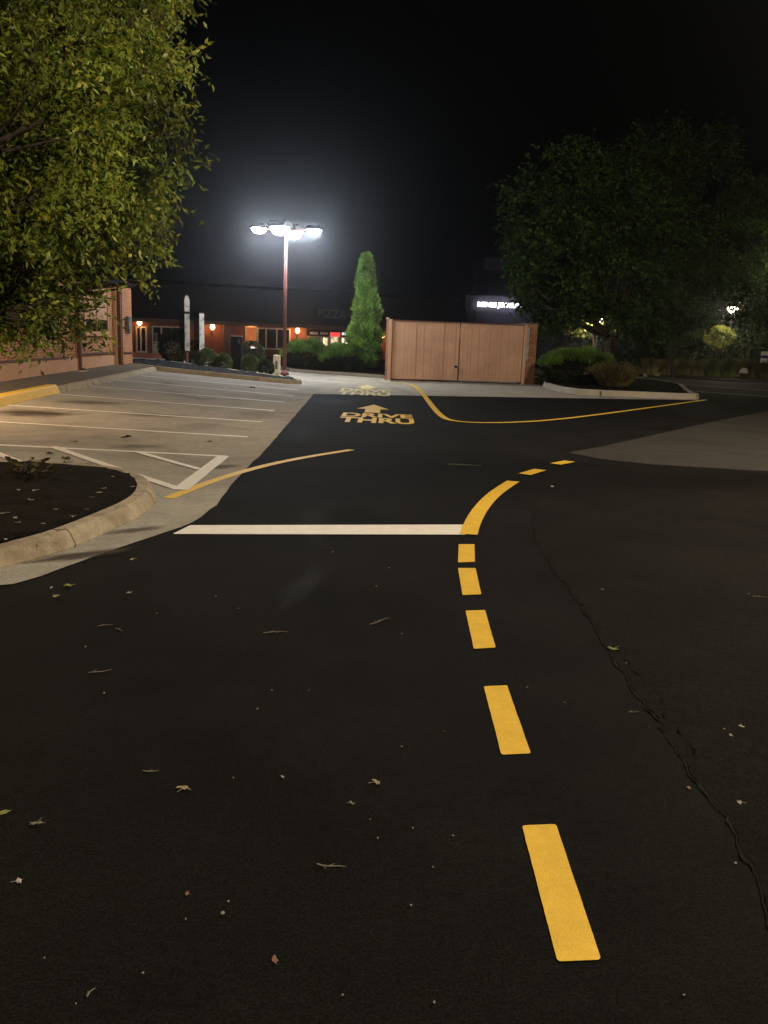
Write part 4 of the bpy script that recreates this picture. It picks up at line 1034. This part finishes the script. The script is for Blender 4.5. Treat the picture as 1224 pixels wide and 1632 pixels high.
# beyond: the far right lot's kerbs and grass bed
fk = [G(*p) for p in ((1010, 606), (1062, 601.5), (1072, 601))]
fk2 = [G(*p) for p in ((1130, 602.5), (1180, 604), (1300, 608))]
gk = [Vector((G(1000, 596).x, 50)), G(1062, 598), G(1130, 602), G(1180, 603.5), G(1330, 610)]
gk = [Vector(p[:2]) for p in gk]
fk_o = tag(kerb_mb(gk, 0.2, 0.16, 0.03).build('far_kerb', M['kerb']), kind='structure')
gbp = inset(gk, 0.19); gbp = gbp + [Vector((gbp[-1].x + 2, 70)), Vector((gbp[0].x - 6, 70))]
bed('grass_bed', gbp, 0.14, M['mulch'], 0.06, 0.8)

def grass(px, ptop, Y, wpx, label, seed, m='leaf_grass', n=900):
    c = AT(px, 590, Y); g = 0.14; h = AT(px, ptop, Y).z - g; wd = wpx / FOC * Y / 2
    r = empty('ornamental_grass', (c.x, Y, g)); tag(r, label, 'grass clump', 'ornamental grasses in the far right bed')
    rg = random.Random(seed); vs = []; fs = []
    for i in range(n):
        a = rg.uniform(0, 2 * PI); q = math.sqrt(rg.random()); L = h * rg.uniform(0.65, 1.08)
        x0, y0 = math.cos(a) * q * wd * 0.55, math.sin(a) * q * 0.5; lean = wd * q * rg.uniform(0.1, 0.75)
        dx, dy = math.cos(a) * lean, math.sin(a) * lean * 0.8; wv = 0.014; bb = len(vs)
        for t in (0, .45, .8, 1.0):
            z = L * (t - 0.14 * t * t * q); ww = wv * (1 - t * 0.85)
            vs += [(x0 + dx * t * t - ww, y0 + dy * t * t, z), (x0 + dx * t * t + ww, y0 + dy * t * t + 0.004, z)]
        for k in range(3): fs.append((bb + 2 * k, bb + 2 * k + 1, bb + 2 * k + 3, bb + 2 * k + 2))
    me = bpy.data.meshes.new('blades'); me.from_pydata(vs, [], fs); me.update()
    link('blades', me, M[m], r)
for args in ((1037, 569, 50.5, 34, 'pale buff grass clump at the left end of the far grass bed', 51), (1062, 571, 51.5, 30, 'grass clump second from the left in the far bed', 52),
             (1088, 570, 52, 34, 'grass clump in front of the thin second tree trunk', 53, 'leaf_green_grass'), (1112, 572, 51, 30, 'grass clump left of the pale lit bush', 54),
             (1135, 570, 50, 38, 'wide green grass clump below the pale lit bush', 55, 'leaf_green_grass'), (1160, 569, 49.5, 36, 'green grass clump at the foot of the lantern post', 56, 'leaf_green_grass'),
             (1192, 574, 50, 30, 'brown grass clump behind the white boulder', 57, 'leaf_dry'), (1217, 574, 49.5, 36, 'brown grass clump below the blue and white sign', 58, 'leaf_dry')):
    grass(*args)
# boulder
c = AT(1186, 591, 47.5); bm = bmesh.new(); bmesh.ops.create_icosphere(bm, subdivisions=3, radius=1)
for v in bm.verts:
    k = 1 + 0.25 * noise.noise(v.co * 1.4); v.co = Vector((v.co.x * 0.24 * k, v.co.y * 0.2 * k, max(-0.05, v.co.z * 0.24 * k)))
me = bpy.data.meshes.new('boulder'); bm.to_mesh(me); bm.free()
tag(link('boulder', me, M['stone'], None, (c.x, 47.5, c.z - 0.08), smooth=True), 'small white boulder among the far right grasses', 'rock')
# blue and white sign
c = AT(1217.5, 578, 52.5); r = empty('roadside_sign', (c.x, 52.5, 0.14)); tag(r, 'small blue and white sign at the right edge beyond the grasses', 'sign')
z0 = AT(1217, 579, 52.5).z - 0.14; z1 = AT(1217, 560, 52.5).z - 0.14; hh = z1 - z0
MB().box((-0.2, 0, z0), (0.2, 0.04, z0 + hh * 0.42)).build('lower_panel', M['signwhite'], r); MB().box((-0.2, 0, z0 + hh * 0.42 + .003), (0.2, 0.04, z0 + hh * 0.66)).build('band', M['blue'], r)
MB().box((-0.2, 0, z0 + hh * 0.66 + .003), (0.2, 0.04, z1)).build('upper_panel', M['signwhite'], r); MB().tube([(0, 0.06, -0.2), (0, 0.06, z1)], 0.03, 8).build('post', M['dark'], r)
# lantern post
c = AT(1160, 560, 56.0); r = empty('lantern_post', (c.x, 56.0, 0.1)); tag(r, 'black lantern post with a small glowing lamp beneath the right trees', 'lamp post')
hh = AT(1160, 499, 56).z - 0.1
MB().tube([(0, 0, -0.2), (0, 0, 0.6), (0, 0, hh)], [0.09, 0.055, 0.04], 10).build('pole', M['dark'], r)
MB().lathe([(0.08, hh), (0.2, hh + 0.08), (0.36, hh + 0.34), (0.34, hh + 0.38)], 12).build('lantern', M['lantern'], r)
MB().lathe([(0.44, hh + 0.385), (0.25, hh + 0.48), (0.03, hh + 0.56)], 12).build('cap', M['dark'], r)
lamp((-0.1, -0.6, hh - 0.05), 600, (1.0, 0.85, 0.62), 0.15, r, name='lantern_light')

def bush(px, py, Y, rx, rz, m, label, seed, n=900, L=0.12, W=0.07, name='bush'):
    c = AT(px, py, Y); r = empty(name, (c.x, Y, 0.0)); tag(r, label, 'bush')
    rg = random.Random(seed)
    pts = [(p_ + Vector((0, 0, c.z)), d) for p_, d in ball_pts((seed, 1, 0), (rx, rx * 0.8, rz), n, rg, 0.3)]
    sprays('foliage', pts, L, W, M[m], r, seed, 0.8, 4)
    mb = MB()
    for i in range(5): limb(mb, (0, 0, -0.1), (rg.uniform(-.5, .5) * rx, rg.uniform(-.3, .3) * rx, c.z + rg.uniform(-.2, .5) * rz), 0.05, 0.015, seed + i)
    mb.build('stem', M['bark'], r)
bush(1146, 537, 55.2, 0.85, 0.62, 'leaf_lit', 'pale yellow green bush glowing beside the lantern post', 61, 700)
bush(1100, 556, 57, 1.5, 1.1, 'leaf_hedge', 'dark bush left of the pale lit bush', 62, 1200)
bush(1195, 552, 58, 1.9, 1.3, 'leaf_hedge', 'dark bush right of the lantern post', 63, 1400)

# ================================================================== TREES
def PXB(px, py, Y, rpx, rz=None, ry=None):
    """blob of foliage: centre from a photo pixel at depth Y, radii in photo pixels"""
    c = AT(px, py, Y); k = Y / FOC; return (c[:], (rpx * k, (ry or rpx) * k, (rz or rpx) * k))
def tree(name, base, blobs, fork, r0, label, cat, lm, seed, twigs, per, L, W, tl, droop=0.3, thr=-0.12, nsc=0.5, extra=(), group=None, shell=0.35):
    b = Vector(base); r = empty(name, b); tag(r, label, cat, group)
    mb = MB(); fk = Vector(fork) - b
    limb(mb, (0, 0, -0.3), fk, r0, r0 * 0.72, seed, 0.03, 8)
    for i, (c, rr) in enumerate(blobs):
        e = Vector(c) - b
        pts = limb(mb, fk * random.Random(seed + i).uniform(0.8, 1.0), e, r0 * 0.42, r0 * 0.09, seed + 10 + i, 0.10, 7)
        rg = random.Random(seed * 7 + i)
        for k in range(4):
            q = pts[rg.randint(3, 6)]; limb(mb, q, e + Vector([rg.uniform(-.75, .75) * rr[j] for j in range(3)]), r0 * 0.12, r0 * 0.03, seed + 90 + i * 9 + k, 0.08, 5)
    mb.build('trunk', M['bark'], r, smooth=True, fix=False)
    cr_ = crown('crown', blobs, twigs, per, L, W, M[lm], r, seed, tl, droop, thr, nsc, shell, origin=b)
    return r

# near tree at the left: its trunk stands in the mulch bed outside the frame
YT = 9.2
nb_ = [PXB(70, 70, YT, 120, 110), PXB(235, 50, YT - 0.4, 72, 65), PXB(283, 75, YT, 38, 34), PXB(190, 150, YT - 0.8, 85, 75), PXB(60, 190, YT - 1.4, 120, 90),
       PXB(245, 215, YT, 46, 40), PXB(170, 270, YT - 0.6, 90, 75), PXB(215, 320, YT + 0.2, 46, 45), PXB(60, 320, YT - 1.0, 115, 85), PXB(150, 390, YT - 0.2, 85, 60),
       PXB(210, 412, YT + 0.4, 42, 24), PXB(60, 420, YT - 0.4, 90, 60), PXB(120, 458, YT + 0.3, 70, 34), PXB(45, 488, YT, 58, 32), PXB(88, 520, YT + 0.3, 44, 20), PXB(115, 498, YT - 0.1, 60, 30), PXB(110, 490, YT - 0.6, 62, 34), PXB(40, 505, YT - 0.6, 50, 30), PXB(150, 488, YT + 0.2, 38, 24), PXB(198, 448, YT + 0.5, 50, 24), PXB(20, 515, YT, 45, 24), PXB(165, 462, YT + 0.6, 32, 20),
       PXB(-80, 60, YT, 130, 120), PXB(-90, 260, YT - 0.6, 130, 130), PXB(-80, 430, YT, 110, 80), PXB(100, -100, YT, 170, 110), PXB(-120, -160, YT + 0.8, 190, 140), PXB(180, -60, YT + 1.0, 110, 70)]
tb = G(-270, 800); tbase = (-6.6, 9.9, 0.1)
tree('broadleaf_tree', tbase, nb_, (-6.3, 9.8, 2.6), 0.21, 'large leafy green tree overhanging from the left edge, lit from the front', 'tree', 'leaf_near', 71, 9800, 9, 0.072, 0.032, 0.34, 0.12, -0.02, 1.25)

# the dark trees on the right
Y1 = 45.0
b1 = [PXB(930, 300, Y1, 70, 60), PXB(860, 340, Y1, 50, 60), PXB(864, 420, Y1, 44, 55), PXB(905, 400, Y1 - 1, 75, 75), PXB(985, 350, Y1 - 1, 80, 80), PXB(874, 480, Y1, 42, 34), PXB(866, 484, Y1, 34, 40), PXB(868, 486, Y1 - 1.5, 34, 34), PXB(864, 470, Y1 - 1.5, 32, 34), PXB(930, 470, Y1 - 1, 55, 30),
      PXB(1000, 450, Y1 - 1, 66, 48), PXB(1035, 500, Y1, 45, 32), PXB(1050, 400, Y1, 60, 70), PXB(985, 270, Y1, 60, 45)]
q = AT(970, 572, Y1); tree('shade_tree', (q.x, Y1, 0.1), b1, AT(973, 528, Y1)[:], 0.27, 'big dark leafy tree with forked trunk right of the gates', 'tree', 'leaf_far', 81, 6800, 8, 0.25, 0.14, 0.9, 0.15, 0.0, 0.5, group='dark shade trees on the right')
Y2 = 51.0
b2 = [PXB(1060, 265, Y2, 80, 58), PXB(1120, 260, Y2, 42, 50), PXB(1090, 350, Y2, 75, 60), PXB(1040, 330, Y2, 70, 60), PXB(1100, 430, Y2, 66, 55), PXB(1075, 490, Y2, 60, 32)]
q = AT(1074, 580, Y2); tree('shade_tree', (q.x, Y2, 0.1), b2, AT(1076, 520, Y2)[:], 0.17, 'dark tall tree with a slim straight trunk between big tree and lantern', 'tree', 'leaf_far', 82, 4600, 8, 0.26, 0.14, 0.9, 0.15, 0.0, 0.5, group='dark shade trees on the right')
Y3 = 47.0
b3 = [PXB(1180, 340, Y3, 52, 50), PXB(1235, 370, Y3, 60, 60), PXB(1170, 430, Y3, 56, 50), PXB(1215, 470, Y3, 50, 40), PXB(1150, 400, Y3, 40, 55), PXB(1280, 400, Y3, 70, 80)]
q = AT(1262, 585, Y3); tree('shade_tree', (q.x, Y3, 0.1), b3, AT(1258, 520, Y3)[:], 0.2, 'dark tree reaching in from the right edge with bright lit leaves', 'tree', 'leaf_far', 83, 4000, 8, 0.24, 0.13, 0.8, 0.15, 0.0, 0.5, group='dark shade trees on the right')
# small tree behind, its leaves lit by a lantern hidden in it
Y4 = 60.0
b4 = [PXB(950, 502, Y4, 30, 18), PXB(925, 514, Y4, 26, 12), PXB(972, 512, Y4, 24, 12)]
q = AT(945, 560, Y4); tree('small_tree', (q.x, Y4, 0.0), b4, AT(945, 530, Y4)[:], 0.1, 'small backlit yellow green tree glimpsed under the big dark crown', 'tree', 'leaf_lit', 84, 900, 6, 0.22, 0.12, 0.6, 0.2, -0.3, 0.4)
def lantern(loc, power, label):
    r = empty('lantern_post', loc); tag(r, label, 'lamp post'); hh = 3.2
    MB().tube([(0, 0, -0.2), (0, 0, 0.6), (0, 0, hh)], [0.09, 0.055, 0.04], 10).build('pole', M['dark'], r)
    MB().lathe([(0.08, hh), (0.2, hh + 0.08), (0.36, hh + 0.34), (0.34, hh + 0.38)], 12).build('lantern', M['lantern'], r)
    MB().lathe([(0.44, hh + 0.385), (0.25, hh + 0.48), (0.03, hh + 0.56)], 12).build('cap', M['dark'], r)
    lamp((0, -0.4, hh + 0.1), power, (1.0, 0.85, 0.55), 0.15, r, name='lantern_light')
q = AT(952, 515, Y4 - 1.2); lantern((q.x, q.y, q.z - 3.3), 750, 'lantern post mostly hidden by the small lit tree')
q = AT(1240, 428, Y3 - 1.2); lamp(q, 600, (0.9, 1.0, 0.35), 0.2, name='tree_light')

# far dark wood behind everything on the right
rg = random.Random(91); vs = []; fs = []
for i in range(5200):
    px = rg.uniform(640, 1500); c = AT(px, 560, rg.uniform(88, 96)); hmax = 4.5 + 3 * noise.noise(Vector((px * 0.012, 0, 0))) + (2.5 if px > 1100 else 0)
    leaf(vs, fs, Vector((c.x, c.y, rg.uniform(0, max(1, hmax)))), rnd_dir(rg), rnd_dir(rg), 0.9, 0.6)
me = bpy.data.meshes.new('wood'); me.from_pydata(vs, [], fs); me.update()
tag(link('distant_wood', me, M['leaf_hedge']), 'unlit belt of trees far behind the right lot', 'trees', kind='stuff')

# kerb nose of another island at the right edge
q = G(1266, 800); nose = [(q.x + 2.2, q.y - 0.55), (q.x + 0.6, q.y - 0.5), (q.x + 0.12, q.y - 0.25), (q.x, q.y + 0.05), (q.x + 0.1, q.y + 0.4), (q.x + 0.6, q.y + 0.7), (q.x + 2.2, q.y + 0.8)]
nose = [Vector(p) - Vector((0.22, 0)) for p in nose]
nose = list(reversed(smoothline(nose, 2)))
o = kerb_mb(nose, 0.2, 0.14, 0.04, 0.1).build('side_kerb', M['concrete']); tag(o, kind='structure')
bed('side_bed', inset(nose, 0.19), 0.12, M['mulch'], 0.03, 0.15)

# ================================================================== LITTER ON THE GROUND
def leaf_obj(px, py, size, m, label, seed, group='fallen leaves on the ground', dz=0.003, pts=5, base=None):
    size *= 0.85
    rg = random.Random(seed); p = G(px, py, dz) if base is None else base
    n = pts * 2; vs = [(0, 0, 0.002)]; 
    for k in range(n):
        a = 2 * PI * k / n + rg.uniform(-.15, .15); r_ = size * (1.0 if k % 2 == 0 else rg.uniform(0.62, 0.85)) * rg.uniform(0.65, 1.1)
        vs.append((r_ * math.cos(a), r_ * math.sin(a) * 0.5, rg.uniform(0.0, size * 0.3)))
    mb = MB(); mb.add(vs, [(0, 1 + k, 1 + (k + 1) % n) for k in range(n)])
    a = rg.uniform(0, 2 * PI); mb.tube([(0, 0, 0.004), (math.cos(a) * size * 1.2, math.sin(a) * size * 1.2, 0.006)], size * 0.035, 4)
    o = mb.build('fallen_leaf', m, None, loc=p, fix=False); o.rotation_euler = (0, 0, rg.uniform(0, 6))
    return tag(o, label, 'leaf', group)
def twig_obj(px, py, ln, ang, label, seed, forks=2, group='twigs on the asphalt'):
    rg = random.Random(seed); p = G(px, py, 0.002); mb = MB()
    d = Vector((math.cos(ang), math.sin(ang), 0)); s = Vector((-d.y, d.x, 0))
    pts = [d * ln * (t - 0.5) + s * ln * 0.09 * math.sin(t * 4 + seed) + Vector((0, 0, 0.0015 + 0.001 * rg.random())) for t in (0, .2, .4, .6, .8, 1)]
    mb.tube(pts, [v * (0.45 + ln) for v in (0.005, 0.005, 0.0045, 0.004, 0.003, 0.002)], 5)
    for k in range(forks):
        q = pts[1 + k]; e = q + (d * 0.7 + s * rg.choice((-1, 1)) * 0.6) * ln * 0.28 + Vector((0, 0, 0.003)); mb.tube([q, e], [0.003 * (0.45 + ln), 0.001], 4)
    o = mb.build('twig', M['twig'], None, loc=p, fix=False); return tag(o, label, 'twig', group)
def pebble(px, py, r_, seed, label='tiny pale pebble on the dark asphalt', m='pebble'):
    p = G(px, py, 0.004); rg = random.Random(seed); bm = bmesh.new(); bmesh.ops.create_icosphere(bm, subdivisions=2, radius=1)
    sx, sy = rg.uniform(.7, 1.3), rg.uniform(.7, 1.2)
    for v in bm.verts:
        k = 1 + 0.3 * noise.noise(v.co * 1.5 + Vector((seed, 0, 0))); v.co = Vector((v.co.x * r_ * sx * k, v.co.y * r_ * sy * k, v.co.z * r_ * 0.7 * k + r_ * 0.5))
    me = bpy.data.meshes.new('pebble'); bm.to_mesh(me); bm.free()
    return tag(link('pebble', me, M[m], None, p), label, 'pebble', 'pale pebbles on the asphalt')
LV = [(108, 935, .055, 'greenleaf', 'crumpled green leaf on asphalt just below the left kerb'), (82, 937, .03, 'palebit', 'small pale leaf left of the crumpled green leaf'), (90, 951, .05, 'dry', 'flat dry leaf just below the crumpled green leaf'),
      (293, 1257, .036, 'dry', 'curled tan leaf left of centre on the dark lane'), (600, 1247, .034, 'dry', 'star shaped yellowish leaf in the middle of the dark lane'), (5, 1297, .035, 'greenleaf', 'yellow green leaf at the left edge of the picture'),
      (438, 1530, .022, 'redleaf', 'reddish brown leaf low in the dark foreground'), (298, 1425, .018, 'redleaf', 'small tan leaf above the bright pebble at lower left'), (30, 1405, .022, 'palebit', 'grey leaf near the lower left edge'),
      (560, 1280, .022, 'twig', 'dim grey leaf below the star shaped leaf'), (977, 1035, .055, 'greenleaf', 'spiky yellow green sprig lying on the broken seam'), (211, 892, .035, 'dry', 'pale leaf on asphalt just below the gutter edge'),
      (58, 1313, .03, 'twig', 'flat grey leaf near the left edge under the green one'), (450, 1238, .018, 'palebit', 'tiny pale leaf above the lane middle'), (205, 945, .03, 'palebit', 'pale leaf right of the crumpled green leaf'),
      (1165, 1172, .02, 'palebit', 'pale leaf right of the broken seam'), (1182, 1158, .02, 'palebit', 'tiny pale leaf near the right edge beyond the seam'), (1178, 1279, .022, 'palebit', 'pale leaf close to the right edge, lower down'),
      (1098, 1256, .02, 'dry', 'tan leaf left of the seam at right'), (880, 776, .05, 'palebit', 'long pale leaf in the dark area right of the curved line')]
for i, (px, py, s, m, lab) in enumerate(LV): leaf_obj(px, py, s, M[m], lab, 300 + i)
TW = [(605, 990, .17, 0.7, 'slanting forked twig below the stop line'), (440, 1008, .14, 0.1, 'forked twig left of the slanting one'), (168, 997, .08, .5, 'short twig near the left kerb'), (190, 1004, .07, -.5, 'second short twig near the left kerb'),
      (160, 1070, .11, .6, 'slanting twig left of the lane middle'), (240, 1229, .06, .05, 'short level twig left of the curled tan leaf'), (528, 1380, .09, -.25, 'thin curved stem in the dark foreground'), (1215, 952, .12, -.4, 'curved pale twig at the right edge'),
      (145, 1582, .03, 1.2, 'tiny twig at the bottom left'), (740, 741, .45, 0.1, 'long twig lying on the dark lane left of the farthest dash'), (1010, 1135, .05, .3, 'short twig beside the seam'), (60, 1312, .05, .1, 'short twig near the left edge')]
for i, (px, py, l, a, lab) in enumerate(TW): twig_obj(px, py, l, a, lab, 400 + i)
PB_ = [(355, 1456, .011), (364, 1437, .007), (228, 1551, .007), (692, 1598, .009), (658, 1320, .007), (602, 1336, .008), (655, 1443, .007), (166, 1105, .011), (410, 1130, .009), (136, 1031, .010), (600, 935, .012), (344, 950, .012), (71, 1527, .006),
       (121, 1600, .006), (546, 1586, .006), (296, 1465, .006), (722, 1332, .006), (640, 1190, .007), (433, 1100, .007), (492, 1100, .007), (960, 940, .014), (1193, 947, .012), (998, 1057, .010), (1154, 1162, .008), (590, 1306, .006), (690, 1382, .005), (1090, 1586, .006), (1172, 1376, .008), (372, 1240, .006),
       (250, 978, .01), (380, 970, .008), (640, 1010, .008), (840, 1096, .01), (900, 1120, .008), (708, 1166, .006), (770, 985, .006), (530, 880, .012), (620, 905, .01)]
for i, (px, py, s) in enumerate(PB_): pebble(px, py, s * 0.48, 500 + i)
# pale scraps on the mulch
for i, (px, py, s) in enumerate(((50, 797, .05), (165, 779, .055), (160, 785, .05), (118, 823, .04), (148, 793, .035), (102, 840, .04), (30, 781, .04), (5, 818, .05), (25, 826, .045), (80, 855, .03), (212, 776, .035), (195, 804, .04), (55, 782, .05), (28, 833, .035), (140, 812, .03), (180, 760, .04), (90, 812, .03), (10, 860, .03), (70, 835, .03))):
    leaf_obj(px, py, s, M['palebit'], 'pale dry leaf scrap on the dark mulch bed', 600 + i, 'pale scraps on the mulch bed', 0.15)
# leaf debris on the stalls
for i, (px, py, s) in enumerate(((105, 731, .12), (105, 738, .11), (70, 735, .1), (200, 697, .12), (205, 695, .1), (335, 704, .08), (120, 704, .07), (80, 723, .09), (140, 741, .08))):
    leaf_obj(px, py, s, M['bark'], 'dark leaf scrap lying on the tan parking stalls', 640 + i, 'dark leaf scraps on the stalls', 0.012)
c = G(402, 618); r = leaf_obj(402, 618, 0.2, M['bark'], 'dark flattened clump of leaves on the pale lot by the island tip', 660, None); 
# weed at the edge of the mulch bed
wp = G(45, 755, 0.13); r = empty('weed', wp); tag(r, 'small leafy weed growing at the back edge of the mulch bed', 'plant')
rg = random.Random(77); pts = []
for i in range(26):
    a = rg.uniform(0, 2 * PI); e = Vector((math.cos(a) * 0.2 * rg.random(), math.sin(a) * 0.12, rg.uniform(0.02, 0.13))); pts.append((e, Vector((math.cos(a), math.sin(a), .2))))
sprays('foliage', pts, 0.085, 0.05, M['leaf_dry'], r, 77, 0.6, 2)
mb = MB()
for p_, d in pts[:10]: mb.tube([(0, 0, -0.03), tuple(p_)], 0.005, 4)
mb.build('stem', M['twig'], r)

# ================================================================== LAMPS OUTSIDE THE FRAME
def lot_lamp(loc, hgt, power, col, label, size=0.3):
    r = empty('lot_lamp', loc); tag(r, label, 'lamp post')
    MB().tube([(0, 0, -0.2), (0, 0, hgt)], [0.1, 0.07], 12).build('pole', M['rust'], r, smooth=True)
    MB().tube([(0, 0, hgt - 0.1), (0.5, 0, hgt), (0.9, 0, hgt + 0.02)], 0.04, 8).build('arm', M['rust'], r)
    hd = MB(); hd.prism([(0.75, hgt), (1.35, hgt), (1.35, hgt + 0.1), (1.25, hgt + 0.18), (0.85, hgt + 0.18), (0.75, hgt + 0.1)], 'y', -0.25, 0.25); ho = hd.build('floodlight_head', M['dark'], r, bevel=0.01)
    MB().box((0.8, -0.2, hgt - 0.03), (1.3, 0.2, hgt - 0.004)).build('lens', M['lantern'], ho)
    lamp((1.05, 0, hgt - 0.3), power, col, size, r, name='floodlight_light')
lot_lamp((-1.5, -7.0, 0), 9.0, 5200, (1.0, 0.86, 0.66), 'light pole behind the viewer')
lot_lamp((8.0, 11.0, 0), 9.0, 7000, (1.0, 0.86, 0.66), 'light pole beyond the right edge')
def wall_pack(y, z, power):
    P0 = Vector((wall_x(y) + 0.12, y, z)); r = empty('wall_light', P0); tag(r, 'wall light on the brick shop beyond the left edge', 'wall lamp')
    MB().box((-0.1, -0.18, -0.08), (0.1, 0.18, 0.14)).build('housing', M['dark'], r, bevel=0.02); MB().box((0.0, -0.14, -0.10), (0.09, 0.14, -0.082)).build('lens', M['lantern'], r)
    lamp((0.35, 0, -0.15), power, (1.0, 0.72, 0.40), 0.12, r, name='wall_light_lamp')
wall_pack(14.5, 2.8, 480)
